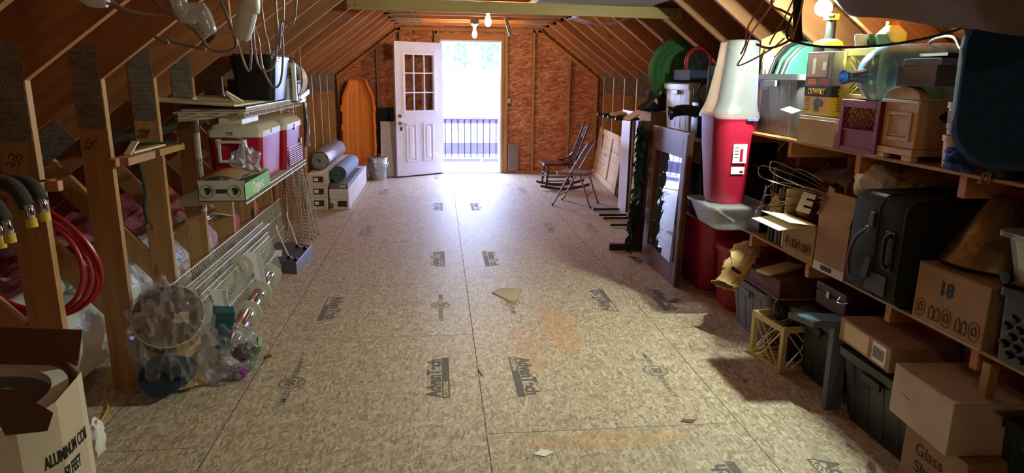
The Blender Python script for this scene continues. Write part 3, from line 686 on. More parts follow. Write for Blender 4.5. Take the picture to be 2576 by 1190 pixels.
# coolers
def cooler(name, label, x0, x1, y0, y1, z0, z1, lidm, ridges):
    t = thing(name, label, 'cooler', ((x0 + x1) / 2, (y0 + y1) / 2, z0)); zl = z1 - .085
    MB().loft([rr(x0 + .025, x1 - .025, y0 + .025, y1 - .025, z0, .03), rr(x0 + .006, x1 - .006, y0 + .006, y1 - .006, zl - .01, .035), rr(x0 + .006, x1 - .006, y0 + .006, y1 - .006, zl, .035)]).build('cooler_body', 'cooler_red', t, smooth=True)
    MB().loft([rr(x0, x1, y0, y1, zl, .035), rr(x0, x1, y0, y1, zl + .04, .035), rr(x0 + .03, x1 - .03, y0 + .03, y1 - .03, z1 - .008, .03), rr(x0 + .05, x1 - .05, y0 + .05, y1 - .05, z1, .03)]).build('lid', lidm, t, smooth=True)
    if ridges:
        m = MB()
        for i in range(8): m.box(x1 - .018, x1 - .001, y0 + .05, y1 - .05, z0 + .02 + i * .016, z0 + .028 + i * .016)
        m.box(x1 - .02, x1 - .002, y0 + .04, y1 - .04, z0 + .16, z0 + .165); m.build('ridges', 'cooler_red', t, bev=.002)
        MB().box(x1 - .002, x1 + .008, (y0 + y1) / 2 - .03, (y0 + y1) / 2 + .03, zl - .02, zl + .03).build('latch', 'white_plastic', t, bev=.002)
        MB().box(x1 - .003, x1 + .001, y1 - .11, y1 - .06, z0 + .15, z0 + .2).build('sticker', 'paper_white', t)
    else:
        cx = (x0 + x1) / 2 - .02; h = MB(); zt = zl - .03; w = .085
        for pts in (((cx - w, zt), (cx + w, zt)),):
            h.bar((cx - w, y0 - .012, zt), (cx + w, y0 - .012, zt), .022, .018, (0, 0, 1)); h.bar((cx - w, y0 - .012, zt - .13), (cx + w, y0 - .012, zt - .13), .022, .018, (0, 0, 1))
            h.bar((cx - w + .008, y0 - .012, zt), (cx - w + .008, y0 - .012, zt - .13), .022, .018, (1, 0, 0)); h.bar((cx + w - .008, y0 - .012, zt), (cx + w - .008, y0 - .012, zt - .13), .022, .018, (1, 0, 0))
        for sx in (-1, 1): h.box(cx + sx * w - .016, cx + sx * w + .016, y0 - .014, y0 + .014, zt - .035, zt + .018)
        h.build('carry_handle', 'cooler_white', t, bev=.003)
        MB().box(x1 - .004, x1 + .006, (y0 + y1) / 2 - .035, (y0 + y1) / 2 + .035, zl + .012, zl + .045).build('latch', 'cooler_white', t, bev=.002)
        text('TM', .034, (cx - .01, y0 - .0008, zl + .022), (1, 0, 0), (0, 0, 1), 'ink', t, 'handwriting')
    return t
cooler('large_cooler', 'large red picnic cooler with off-white lid and square side handle, marked TM', -1.76, -1.39, 4.72, 5.30, .873, 1.265, 'cooler_white', False)
cooler('small_cooler', 'smaller red cooler with cream lid and ridged lower front, behind the large one', -1.72, -1.36, 5.33, 5.95, .873, 1.265, 'cooler_white', True)
gb = thing('fruit_box', 'white and green grape carton tray on the near end of the lower wire shelf', 'box', (-1.5, 4.3, .873))
x0, x1, y0, y1, z0, z1 = -1.60, -1.335, 4.02, 4.62, .873, .985
b = MB(); b.box(x0, x1, y0, y1, z0, z0 + .004); b.box(x0, x1, y0, y0 + .004, z0, z1 + .01); b.box(x0, x1, y1 - .004, y1, z0, z1); b.box(x0, x0 + .004, y0, y1, z0, z1); b.build('tray_body', 'cardboard_white', gb)
b = MB(); b.box(x1 - .004, x1, y0, y1, z0, z1 - .01); b.build('green_side', 'label_green', gb)
text('Organic', .085, (x1 + .0006, (y0 + y1) / 2, z0 + .05), (0, 1, 0), (0, 0, 1), 'paper_white', gb, 'printed_word', .002)
for cx in (x0 + .055, x1 - .055):
    g = MB(); g.tube(arc((cx, y0 - .001, z0 + .06), .038, 0, 2 * PI, 24), .0016, 4); r_ = g.build('printed_ring', 'label_green', gb)
    g = MB()
    for i, (dx, dz) in enumerate(((-.01, .012), (.004, .014), (.014, .006), (-.004, 0), (.008, -.006), (0, -.014))): g.lathe([(0, 0), (.0085, 0)], (cx + dx, y0 - .0012, z0 + .06 + dz), (0, -1, 0), 10)
    g.build('grape_print', 'leaf_green', gb)
MB().loft([rr(-.032, .032, -.012, .012, 0, .011), rr(-.032, .032, -.012, .012, .0015, .011)]).xf(Matrix.Translation(((x0 + x1) / 2, y0 - .0002, z0 + .06)) @ Matrix.Rotation(rad(90), 4, 'X')).build('hand_hole', 'ink', gb)
tag(MB().grid(lambda u, v: (-1.60 + .22 * u, 4.05 + .5 * v, .99 + .03 * math.sin(3 * u) + .015 * math.sin(5 * v)), 6, 6).build('folded_cardboard', 'cardboard', sol=.005), 'folded piece of brown cardboard lying in the grape carton', 'cardboard')
def blob(c, r, amp=.25, fr=5, seed=0, sub=4, zmin=None, squash=None):
    m = MB(); bm = bmesh.new(); bmesh.ops.create_icosphere(bm, subdivisions=sub, radius=1.0)
    for v in bm.verts:
        p = v.co.copy(); n = noise.noise(p * fr * .5 + Vector((seed, seed * 2, 0))) + .5 * noise.noise(p * fr * 1.3 + Vector((0, seed, 9)))
        s = 1 + amp * n; q = Vector((p.x * r[0] * s, p.y * r[1] * s, p.z * r[2] * s)) + Vector(c)
        if squash: q = squash(q)
        if zmin is not None: q.z = max(q.z, zmin + abs(n) * .004)
        v.co = q
    vs = [v.co.copy() for v in bm.verts]; fs = [tuple(v.index for v in f.verts) for f in bm.faces]; bm.free(); m.add(vs, fs); return m
pb = thing('plastic_bag', 'crumpled clear plastic bag of white hardware in the grape carton', 'bag', (-1.42, 4.4, .95))
blob((-1.43, 4.42, 1.06), (.085, .12, .085), .35, 6, 3).xf(Matrix.Identity(4)).build('bag_film', 'film_clear', pb, smooth=True)
MB().loft([[(-1.43 + (.045 - .02 * k) * math.cos(a), 4.4 + (.045 - .02 * k) * math.sin(a), 1.11 + .05 * k) for a in [2 * PI * i / 10 for i in range(10)]] for k in (0, .6, 1.2, 1.7)] + [[(-1.50 + .05 * math.cos(a), 4.36 + .03 * math.sin(a), 1.22) for a in [2 * PI * i / 10 for i in range(10)]]], False, False).build('bag_neck', 'film_clear', pb, smooth=True)
for i, (x, y, z) in enumerate(((-1.47, 4.35, 1.0), (-1.40, 4.40, 1.02), (-1.43, 4.48, 1.01), (-1.38, 4.5, 1.0), (-1.46, 4.42, 1.05))):
    b = MB(); b.obox((x, y, z), (.03, .05, .014), (20 * i, 30, 40 * i)); b.tube(arc((x, y, z), .018, 0, PI * 1.4, 8), .004, 6); b.build('plastic_clip', 'white_plastic', pb, bev=.002)
# things on the upper shelf
bn = thing('black_bin', 'tall black waste bin standing on the upper wire shelf', 'bin', (-1.45, 5.0, 1.39))
MB().loft([rr(-1.57, -1.33, 4.86, 5.28, 1.42, .05), rr(-1.60, -1.30, 4.82, 5.32, 1.70, .05), rr(-1.605, -1.295, 4.815, 5.325, 1.70, .05), rr(-1.605, -1.295, 4.815, 5.325, 1.715, .05), rr(-1.585, -1.315, 4.835, 5.305, 1.715, .04), rr(-1.56, -1.34, 4.87, 5.27, 1.44, .04)]).build('bin_body', 'black_plastic', bn, smooth=True)
MB().box(-1.58, -1.31, 4.84, 5.3, 1.716, 1.728).build('lid', 'black_matte', bn, bev=.003)
blob((-1.36, 4.95, 1.70), (.06, .08, .035), .4, 7, 5).build('torn_paper', 'bag_paper', bn, smooth=True)
tag(MB().box(-1.64, -1.58, 4.9, 5.1, 1.42, 1.56).build('black_case', 'black_matte', bev=.004), 'small black case against the left of the black bin', 'case')
sc = MB(); sc.box(-1.305, -1.275, 5.36, 5.40, 1.40, 1.68); tag(sc.build('white_stick', 'white_plastic', bev=.003), 'narrow white slat standing beside the black bin', 'slat')
wr = thing('white_reel', 'large white ring-shaped reel edge behind the black bin', 'reel', (-1.42, 5.85, 1.43))
MB().lathe([(.10, -.02), (.135, -.02), (.135, .05), (.10, .05), (.10, -.02)], (-1.42, 5.85, 1.55), (.35, 1, .05), 36).build('reel_rim', 'white_paint', wr, smooth=True)
MB().lathe([(0, .0), (.1, .0)], (-1.42, 5.86, 1.55), (.35, 1, .05), 30).build('reel_face', 'tan_wire', wr)
for k in range(3): MB().tube(smoothpath([(-1.37 + .01 * k, 5.60, 1.60), (-1.33 + .01 * k, 5.58, 1.57 - .01 * k), (-1.30 + .01 * k, 5.57, 1.52)]), .003, 5).build('cord', 'cord_black', wr)
br = thing('barrel_box', 'brown barrel-patterned box beside the white reel', 'box', (-1.335, 5.56, 1.405))
MB().box(-1.38, -1.29, 5.50, 5.62, 1.405, 1.55).build('box_body', 'box_wood', br, bev=.004)
for z in (1.43, 1.525): MB().box(-1.3805, -1.2895, 5.4995, 5.62, z, z + .016).build('dark_band', 'black_matte', br)
tag(MB().lathe([(0, 0), (.045, 0), (.045, .14), (.05, .15), (.05, .155), (0, .155)], (-1.345, 5.42, 1.405), n=20).build('white_jar', 'white_paint', smooth=True), 'white jar squeezed between the slat and the barrel box', 'jar')
bk = thing('white_bracket', 'white metal angle bracket at the far end of the upper shelf', 'bracket', (-1.33, 5.85, 1.38))
MB().box(-1.345, -1.325, 5.70, 5.74, 1.38, 1.52).build('upright', 'white_plastic', bk, bev=.002); MB().bar((-1.335, 5.72, 1.40), (-1.335, 6.15, 1.45), .03, .04).build('arm', 'white_plastic', bk, bev=.002); MB().bar((-1.335, 5.72, 1.385), (-1.335, 5.95, 1.385), .03, .03).build('foot', 'white_plastic', bk, bev=.002)
tag(MB().grid(lambda u, v: (-1.345 + .02 * math.sin(6 * u + 3 * v), 5.98 + .10 * u, 1.40 - .42 * v + .0 * u), 8, 20).build('foil_strip', 'galvanised', smooth=True, sol=.003), 'crinkled silver foil insulation strip hanging off the upper shelf end', 'foil')
tag(MB().tube(smoothpath([(-1.31, 5.3, 1.72), (-1.27, 5.4, 1.70), (-1.245, 5.45, 1.62), (-1.25, 5.46, 1.53), (-1.27, 5.45, 1.45), (-1.33, 5.4, 1.41)]), .004, 6).build('black_cable', 'cord_black', smooth=True), 'thin black cable looping down beside the black bin', 'cable')
pf = thing('framed_picture', 'black-edged framed panel lying flat on the upper wire shelf', 'frame', (-1.6, 4.9, 1.38))
MB().box(-1.745, -1.37, 4.30, 5.62, 1.3765, 1.392).build('backing', 'cardboard_pale', pf); MB().box(-1.75, -1.365, 4.29, 5.63, 1.392, 1.405).build('frame_edge', 'black_plastic', pf, bev=.003)
tag(MB().prism([(-2.05, 4.35, 1.435), (-1.42, 4.25, 1.4065), (-1.38, 5.2, 1.4065), (-1.85, 5.3, 1.43)], (0, 0, .012)).build('fibre_board', 'paper_cream', bev=.002), 'cream fibreboard sheet sticking out left over the knee wall', 'board')
wa = MB()
for a, b in (((-1.50, 4.60, 1.415), (-1.475, 4.30, 1.49)), ((-1.475, 4.30, 1.49), (-1.40, 4.36, 1.43)), ((-1.50, 4.60, 1.415), (-1.39, 4.25, 1.36))): wa.bar(a, b, .022, .006); wa.bar(a, b, .006, .022)
tag(wa.build('angle_strip', 'cooler_white', bev=.001), 'cream folded plastic angle strip hooked over the upper shelf edge', 'strip')
tag(MB().box(-1.52, -1.38, 4.24, 4.62, 1.30, 1.337).build('cream_shelf_bracket', 'cooler_white', bev=.006), 'cream moulded bracket under the near end of the upper shelf', 'bracket')
# tall wire racks leaning at the end of the shelves
def rack(label, B0, B1, T, nx, nz, mat, name='wire_rack'):
    B0, B1, T = Vector(B0), Vector(B1), Vector(T); m = MB()
    for i in range(nx + 1): p = B0.lerp(B1, i / nx); m.tube([p, p + T], .0045, 5)
    for i in range(nz + 1): p = B0 + T * (i / nz); m.tube([p, p + (B1 - B0)], .0038, 4)
    o = m.build(name, mat); tag(o, label, 'wire rack', 'wire racks leaning on the knee wall'); return o
rack('tallest tan wire rack reaching up past the white reel', (-1.66, 6.50, .004), (-1.44, 6.36, .004), (-.0, .1, 1.84), 3, 58, 'tan_wire')
rack('short tan wire rack nearest the camera under the coolers', (-1.70, 6.58, .004), (-1.50, 6.42, .004), (-.10, .05, .80), 3, 24, 'tan_wire')
rack('dense white wire rack in the middle of the leaning group', (-1.60, 6.75, .004), (-1.44, 6.58, .004), (-.16, .12, 1.15), 3, 34, 'white_wire')
rack('outermost tan wire rack whose foot stands farthest into the room', (-1.53, 7.0, .004), (-1.41, 6.80, .004), (-.24, .12, 1.28), 3, 38, 'tan_wire')
rack('second dense white wire rack right behind the middle one', (-1.56, 6.85, .004), (-1.43, 6.68, .004), (-.20, .12, 1.2), 3, 36, 'white_wire')
# long closet shelving leaning along the studs
def longshelf(label, y0, y1, xt, zt, xb, zb, lip, rails, mat='white_wire'):
    t = thing('closet_shelf', label, 'wire shelf', (xb, (y0 + y1) / 2, 0), 'closet shelving leaning on the studs'); m = MB(); n = int((y1 - y0) / .0254)
    for i in range(n + 1):
        y = y0 + (y1 - y0) * i / n; p = [(xb, y, zb), (xt, y, zt)] + ([(xt + lip, y, zt - .01)] if lip else []); m.tube(p, .0025, 4)
    m.build('shelf_wires', mat, t); r = MB()
    for f in rails: r.tube([(xb + (xt - xb) * f, y0, zb + (zt - zb) * f), (xb + (xt - xb) * f, y1, zb + (zt - zb) * f)], .0034, 6)
    if lip: r.tube([(xt + lip, y0, zt - .01), (xt + lip, y1, zt - .01)], .0034, 6)
    r.build('shelf_rails', mat, t); return t
longshelf('longest closet wire shelf, standing closest to the studs', 3.62, 6.62, -1.745, .415, -1.70, .006, 0, (0, .33, .66, 1))
longshelf('closet wire shelf with a folded front lip, in the middle of the stack', 3.85, 5.60, -1.66, .40, -1.58, .006, .05, (0, .5, .94, 1))
longshelf('shorter closet wire shelf at the front of the stack, behind the rod', 3.90, 5.50, -1.60, .34, -1.50, .006, .0, (0, .45, .9, 1))
for i, (y, z, lb) in enumerate(((3.98, .345, 'nearer white triangular shelf bracket clipped to the stacked closet shelving'), (4.78, .36, 'farther white triangular shelf bracket clipped to the stacked closet shelving'))):
    tb = thing('shelf_bracket', lb, 'bracket', (-1.5, y, .02)); MB().prism([(-1.585, y, z), (-1.50, y + .02, z - .01), (-1.455, y, .08), (-1.47, y, .03)], (0, .014, 0)).build('web_plate', 'white_plastic', tb, bev=.002)
    MB().bar((-1.50, y + .02, z - .01), (-1.46, y, .04), .03, .006, (0, 1, 0)).build('flange', 'white_plastic', tb, bev=.001)
cr = thing('closet_rod', 'chrome and copper closet rod lying on the floor, threaded with white rings', 'rod', (-1.47, 4.5, .07))
MB().tube([(-1.40, 3.72, .05), (-1.52, 5.32, .075)], .016, 14).build('chrome_tube', 'chrome', cr, smooth=True); MB().tube([(-1.438, 3.74, .07), (-1.55, 5.30, .095)], .016, 14).build('copper_tube', 'copper', cr, smooth=True)
RL = ['white plastic rod ring nearest the camera', 'second white rod ring from the camera', 'third white rod ring from the camera', 'white rod ring at the far end of the closet rod', 'loose white rod ring hooked on the upper part of the shelving']
for i, (x, y, z) in enumerate(((-1.425, 3.90, .075), (-1.455, 4.30, .078), (-1.487, 4.72, .08), (-1.515, 5.14, .083), (-1.57, 4.62, .30))):
    tag(MB().lathe([(.038, -.004), (.082, -.004), (.086, 0), (.082, .004), (.044, .006), (.038, .02), (.034, .02), (.034, -.004), (.038, -.004)], (x, y, z), (.1, -1, .05), 28).build('rod_ring', 'ivory', smooth=True), RL[i], 'ring', 'white closet rod rings')
hk = thing('hook_board', 'dark wedge-shaped board on the floor with two chrome coat hooks', 'coat rack', (-1.52, 5.8, 0))
MB().hexa([(-1.70, 5.50, .0), (-1.37, 5.42, .0), (-1.36, 6.12, .0), (-1.70, 6.2, .0), (-1.70, 5.58, .085), (-1.39, 5.50, .075), (-1.375, 6.10, .075), (-1.70, 6.2, .085)]).build('board', 'dark_board', hk, bev=.004)
MB().obox((-1.60, 5.78, .0855), (.07, .22, .002), (0, 2, 12)).build('paper_label', 'paper_white', hk)
for a, b, c in (((-1.60, 5.80, .29), (-1.47, 5.62, .095), (-1.405, 5.56, .09)), ((-1.60, 6.22, .32), (-1.475, 6.0, .095), (-1.40, 5.94, .09))):
    h = MB(); h.tube([a, b, c], .007, 8); h.tube([(a[0] - .01, a[1] + .05, a[2] + .03), a], .006, 8); hh = h.build('coat_hook', 'white_plastic', hk, smooth=True)
    for p in (b, c): MB().lathe([(0, -.012), (.018, -.012), (.02, 0), (.012, .012), (0, .012)], p, (0, 0, 1), 14).build('hook_base', 'black_plastic', hh, smooth=True)
# cartons of siding at the back left
for i, (z0, z1, lb) in enumerate(((0, .14, 'bottom of the left stack of three long white cartons'), (.142, .282, 'middle of the left stack of three long white cartons'), (.284, .43, 'top of the left stack of three long white cartons, under the grey roll'))):
    t = thing('long_carton', lb, 'box', (-1.66, 9.1, z0), 'long white cartons')
    MB().box(-1.765, -1.535, 8.12 + .01 * i, 10.1, z0, z1).build('carton_body', 'cardboard_white', t, bev=.004)
    MB().box(-1.70, -1.58, 8.117 + .01 * i, 8.1195 + .01 * i, z0 + .045, z0 + .115).build('printed_label', 'ink', t); MB().box(-1.69, -1.64, 8.1155 + .01 * i, 8.1165 + .01 * i, z0 + .06, z0 + .1).build('printed_label', 'paper_white', t)
for i, (z0, z1, lb) in enumerate(((0, .125, 'lower long white carton of the right stack, torn at the end'), (.127, .25, 'upper long white carton of the right stack'))):
    t = thing('long_carton', lb, 'box', (-1.40, 9.1, z0), 'long white cartons')
    MB().box(-1.515, -1.29, 8.12, 10.2, z0, z1).build('carton_body', 'cardboard_white', t, bev=.004)
    if i == 0: MB().box(-1.42, -1.31, 8.117, 8.1195, .035, .105).build('printed_label', 'ink', t); blob((-1.50, 8.115, .05), (.03, .01, .035), .4, 6, 2, 2).build('torn_corner', 'cardboard_dark', t)
t = thing('flat_grey_carton', 'flat grey carton lying on the right stack of white cartons', 'box', (-1.4, 8.8, .252)); MB().box(-1.50, -1.295, 8.13, 9.6, .252, .305).build('carton_body', 'grey_box', t, bev=.003); MB().box(-1.39, -1.32, 8.127, 8.1298, .262, .294).build('printed_label', 'cardboard_pale', t)
def roll(name, label, c0, c1, r, mat, endmat, wrap=None):
    t = thing(name, label, 'rolled mat', c0); c0 = Vector(c0); c1 = Vector(c1); ax = c1 - c0; u, w, d = basis(ax); L = ax.length
    m = MB(); prof = [(0, 0), (r * .98, 0), (r, .02), (r, L - .02), (r * .98, L), (0, L)]; m.lathe(prof, c0, ax, 28); m.build('roll_body', mat, t, smooth=True)
    s = MB(); pts = [c0 - d * .004 + (u * math.cos(a) + w * math.sin(a)) * (r * (.1 + .85 * a / (8 * PI))) for a in [8 * PI * i / 90 for i in range(91)]]; s.tube(pts, .006, 4); s.build('spiral_end', endmat, t)
    if wrap:
        ww = MB(); ww.lathe([(r * .2, -.03), (r * .8, -.02), (r * 1.06, .03), (r * 1.08, L * .5), (r * 1.05, L), (r * .3, L + .06)], c0, ax, 30)
        ww.v = [p + (u * noise.noise(p * 14) + w * noise.noise(p * 14 + Vector((3, 1, 4)))) * .018 for p in ww.v]; ww.build('plastic_wrap', wrap, t, smooth=True)
    return t
roll('grey_roll', 'grey rolled mat in clear plastic on the left stack of cartons', (-1.665, 8.45, .55), (-1.66, 9.9, .55), .115, 'grey_box', 'dark_grey_plastic', 'film_milky')
roll('green_roll', 'green and grey-blue rolled mat on the flat grey carton', (-1.425, 8.30, .405), (-1.41, 9.5, .405), .1, 'mat_blue', 'mat_green')
# sled
sl = thing('orange_sled', 'orange plastic snow sled standing on end against the back wall', 'sled', (-1.46, 10.9, .04), rot=(rad(-5), 0, 0), local=True)
w_ = [(0, .19), (.06, .235), (.3, .255), (.45, .258), (1.12, .248), (1.22, .235), (1.40, .155), (1.46, .135), (1.48, .09)]
def srow(z, hw):
    return [(-hw - .012, .012, z), (-hw, -.008, z), (-hw + .02, -.01, z), (-hw * .80, .075, z), (-hw * .6, .088, z), (-hw * .57, .08, z), (-hw * .3, .088, z), (-hw * .27, .08, z), (-.01, .088, z), (.01, .088, z), (hw * .27, .08, z), (hw * .3, .088, z), (hw * .57, .08, z), (hw * .6, .088, z), (hw * .8, .075, z), (hw - .02, -.01, z), (hw, -.008, z), (hw + .012, .012, z)]
m = MB(); rows = [srow(z, hw) for z, hw in w_]
n = len(rows[0])
for r_ in rows: m.v += [Vector(p) for p in r_]
for i in range(len(rows) - 1):
    for k in range(n - 1): m.f.append((i * n + k, i * n + k + 1, (i + 1) * n + k + 1, (i + 1) * n + k))
m.f.append(tuple(range(n))); m.f.append(tuple((len(rows) - 1) * n + k for k in range(n)))
m.build('sled_shell', 'sled_orange', sl, sol=.006, bev=.002)
for s in (-1, 1):
    for z in (.42, .72, 1.02): MB().box(min(s * .235, s * .275), max(s * .235, s * .275), -.022, .0, z - .05, z + .05).build('grip', 'sled_orange', sl, bev=.006)
tag(MB().hexa([(-1.16, 11.02, .0), (-.86, 11.02, 0), (-.86, 11.035, 0), (-1.16, 11.035, 0), (-1.16, 11.08, 1.07), (-.86, 11.08, 1.07), (-.86, 11.095, 1.07), (-1.16, 11.095, 1.07)]).build('black_board', 'black_matte', bev=.002), 'black board leaning behind the white one at the door', 'board')
tag(MB().hexa([(-1.12, 10.80, 0), (-.79, 10.80, 0), (-.79, 10.815, 0), (-1.12, 10.815, 0), (-1.12, 10.95, .86), (-.79, 10.95, .86), (-.79, 10.965, .86), (-1.12, 10.965, .86)]).build('white_board', 'paper_white', bev=.002), 'white board leaning beside the open door', 'board')
bc = thing('metal_bucket', 'galvanised metal pail with lid beside the white board', 'bucket', (-1.14, 10.5, 0))
MB().lathe([(0, 0), (.125, 0), (.13, .01), (.15, .24), (.153, .245), (.153, .26), (.148, .265), (.155, .335), (0, .335)], (-1.14, 10.5, 0), n=32).build('pail_body', 'galvanised', bc, smooth=True)
MB().lathe([(.158, .318), (.163, .33), (.16, .345), (.05, .352), (0, .352)], (-1.14, 10.5, 0), n=32).build('lid', 'galvanised', bc, smooth=True)
MB().tube(smoothpath([(-1.30, 10.5, .27), (-1.27, 10.40, .17), (-1.14, 10.33, .14), (-1.02, 10.39, .17), (-.98, 10.5, .27)], 6), .004, 6).build('bail_handle', 'steel', bc, smooth=True)
MB().tube(arc((-1.14, 10.5, .35), .045, 0, PI, 10), .004, 6).build('lid_handle', 'steel', bc)
tag(blob((-1.33, 10.45, .12), (.06, .06, .13), .45, 6, 8, 3, 0.0).build('crumpled_bag', 'film_milky', smooth=True), 'crumpled plastic bag on the floor left of the metal pail', 'bag')
# knee-wall ledges
lg = thing('stud_ledge', 'short board ledge nailed to the nearest stud under the padded pipes', 'ledge', (-1.76, 2.78, 1.15)); MB().box(-2.05, -1.685, 2.765, 2.803, 1.15, 1.19).build('board', 'lumber_joist', lg, bev=.002); MB().box(-1.768, -1.73, 2.70, 2.84, 1.1495, 1.19).build('cleat', 'lumber_long', lg, bev=.002)
lg = thing('stud_ledge', 'wooden ledge between the second and third studs with scraps on it', 'ledge', (-1.74, 3.7, 1.165))
MB().box(-1.768, -1.73, 3.36, 4.10, 1.165, 1.203).build('board', 'lumber_long', lg, bev=.002); MB().box(-1.729, -1.69, 3.40, 3.72, 1.165, 1.203).build('board', 'lumber_long', lg, bev=.002); MB().box(-1.729, -1.69, 3.78, 4.14, 1.166, 1.203).build('board', 'lumber_long', lg, bev=.002)
for i, (p, q, lb) in enumerate((((-1.74, 3.55, 1.2035), (-1.70, 3.85, 1.213), 'pale wood offcut lying flat on the ledge between the studs'), ((-1.725, 3.48, 1.2035), (-1.715, 3.56, 1.26), 'bent strip of wood standing up on the ledge'))):
    tag(MB().bar((p[0], p[1], p[2] + .008), (q[0], q[1], q[2] + .008), .035, .008).build('wood_scrap', 'paper_cream', bev=.001), lb, 'wood scrap')
rp = MB(); rp.tube(smoothpath([(-1.66, 4.02, 1.212), (-1.78, 3.92, 1.222), (-1.86, 3.90, 1.20), (-1.872, 3.94, 1.1), (-1.866, 3.96, .95), (-1.876, 3.95, .84), (-1.87, 3.96, .76)], 8), .008, 6); rp.tube(arc((-1.87, 3.96, .74), .022, -1, 4, 10), .003, 5)
tag(rp.build('green_rope', 'rope_green', smooth=True), 'dark green rope with a hook hanging beside the third stud', 'rope')
# padded pipes with yellow caps
PP = [((-1.98, 2.70, 1.205), (-1.80, 2.66, 1.20), (-1.745, 2.63, 1.14)), ((-2.02, 2.62, 1.225), (-1.83, 2.60, 1.21), (-1.76, 2.57, 1.13)), ((-2.02, 2.54, 1.20), (-1.86, 2.52, 1.17), (-1.80, 2.50, 1.09)), ((-2.05, 2.58, 1.15), (-1.93, 2.56, 1.13), (-1.86, 2.54, 1.06)), ((-2.1, 2.47, 1.17), (-1.95, 2.45, 1.14), (-1.89, 2.43, 1.07))]
PL = ['rightmost grey foam padded pipe with yellow cap on the nearest stud ledge', 'upper grey foam padded pipe crossing over the others by the nearest stud', 'grey foam padded pipe in the middle of the bundle by the nearest stud', 'grey foam padded pipe low behind the bundle by the nearest stud', 'grey foam padded pipe at the far left of the bundle']
for i, (a, b, c) in enumerate(PP):
    a, b, c = [(q[0] + .065, q[1], q[2]) for q in (a, b, c)]
    t = thing('padded_pipe', PL[i], 'pipe', a, 'foam padded pipes with yellow caps'); a, b, c = Vector(a), Vector(b), Vector(c); e = c + Vector((.005, 0, -.045))
    MB().tube(smoothpath([a - Vector((.3, -.1, .02)), a, b, c], 6), .026, 14).build('foam_sleeve', 'insulation_foam', t, smooth=True)
    MB().tube(smoothpath([b, c, e], 5), .016, 12).build('metal_pipe', 'chrome', t, smooth=True); MB().tube([e, e + Vector((.001, 0, -.032))], .019, 14).build('yellow_cap', 'cap_yellow', t, smooth=True)
hs = thing('tubing_coil', 'coil of red flexible tubing hanging behind the nearest stud', 'tubing', (-1.85, 3.0, .85)); m = MB()
for k in range(4):
    cx, cz = -1.975 + .008 * k, .83 - .008 * (k % 3); pts = [(cx + (.25 + .007 * k) * math.cos(a), 2.93 + .018 * k + .02 * math.sin(2 * a + k), cz + (.23 + .005 * k) * math.sin(a) - .06 * math.cos(a)) for a in [2 * PI * i / 56 for i in range(56)]]
    m.tube(pts, .0105, 8, closed=True)
m.build('red_tube', 'pex_red', hs, smooth=True)
# wrapped white panels lying behind the studs
wp = thing('wrapped_bundle', 'long white curved panel in clear plastic lying behind the studs', 'panel', (-2.05, 4.2, 0))
cs = [(-2.20, .45), (-2.06, .47), (-1.985, .40), (-1.965, .25), (-2.0, .1), (-2.1, .03)]
m = MB(); m.loft([[(x + dx, y, z * k) for x, z in cs] for y, dx, k in ((3.02, 0, 1), (3.55, 0, 1), (4.2, 0, .98), (4.9, -.02, .95), (5.4, -.03, .9))], True, True); m.build('panel_shell', 'paper_white', wp, smooth=True)
MB().grid(lambda u, v: (-2.24 + .30 * u, 2.98 + 2.5 * v, .50 + .03 * math.sin(3.1 * u) + .014 * noise.noise(Vector((u * 9, v * 30, 0))) - .16 * max(0, u - .8) * 5 - .05 * v), 10, 70).build('plastic_wrap', 'film_milky', wp, smooth=True)
tag(MB().tube([(-2.12, 3.0, .56), (-2.10, 4.0, .565), (-2.02, 5.45, .50)], .05, 16).build('plastic_roll', 'film_thick', smooth=True), 'roll of clear plastic sheeting lying on the white panel', 'plastic roll')
tag(MB().tube([(-1.93, 4.35, .60), (-1.89, 5.35, .55)], .04, 16).build('foil_roll', 'chrome', smooth=True), 'shiny foil-covered roll lying on the wrapped panel behind the fourth stud', 'roll')
tag(MB().prism([(-1.87, 5.02, .60), (-1.79, 5.05, .58), (-1.77, 5.2, .54), (-1.85, 5.2, .56)], (0, 0, .003)).build('paper_tag', 'paper_white'), 'white paper label at the end of the foil roll', 'label')
# cat scratcher in a plastic bag
ct = thing('cat_scratcher', 'beige carpeted cat scratcher with a round brown disc tilted upward', 'cat furniture', (-1.58, 3.4, .02))
nd = Vector((.22, -.72, .62)).normalized(); cd_ = Vector((-1.58, 3.38, .405))
def ring(c, nrm, r, n=36, ru=None):
    u, w, d = basis(nrm); return [Vector(c) + (u * math.cos(2 * PI * i / n) + w * math.sin(2 * PI * i / n)) * r for i in range(n)]
MB().loft([ring(cd_ - nd * .03, nd, .16), ring(cd_, nd, .165), ring(cd_ + nd * .004, nd, .163)]).build('round_disc', 'disc_wood', ct)
MB().loft([ring(cd_ - nd * .028, nd, .168), ring(cd_ + nd * .001, nd, .172), ring(cd_ + nd * .001, nd, .165)], True, False).build('carpet_edge', 'foam_yellow', ct)
MB().loft([ring(cd_ - nd * .03, nd, .168), ring((-1.60, 3.44, .27), (.1, -.35, .95), .135), ring((-1.60, 3.47, .16), (0, -.1, 1), .125), ring((-1.59, 3.46, .05), (0, 0, 1), .145), ring((-1.59, 3.46, .022), (0, 0, 1), .15)]).build('carpet_trunk', 'carpet_beige', ct, smooth=True)
MB().loft([ring((-1.60, 3.25, .13), (.1, -.8, .4), .10), ring((-1.58, 3.38, .11), (.1, -.9, .1), .105)]).xf(Matrix.Identity(4)).build('carpet_tunnel', 'carpet_blue', ct, smooth=True)
for p in ((.12, .07), (-.03, -.125)):
    u, w, d = basis(nd); q = cd_ + u * p[0] + w * p[1] + nd * .006; MB().lathe([(0, .004), (.012, .004), (.014, 0)], q, nd, 12).build('foot_pad', 'ink', ct)
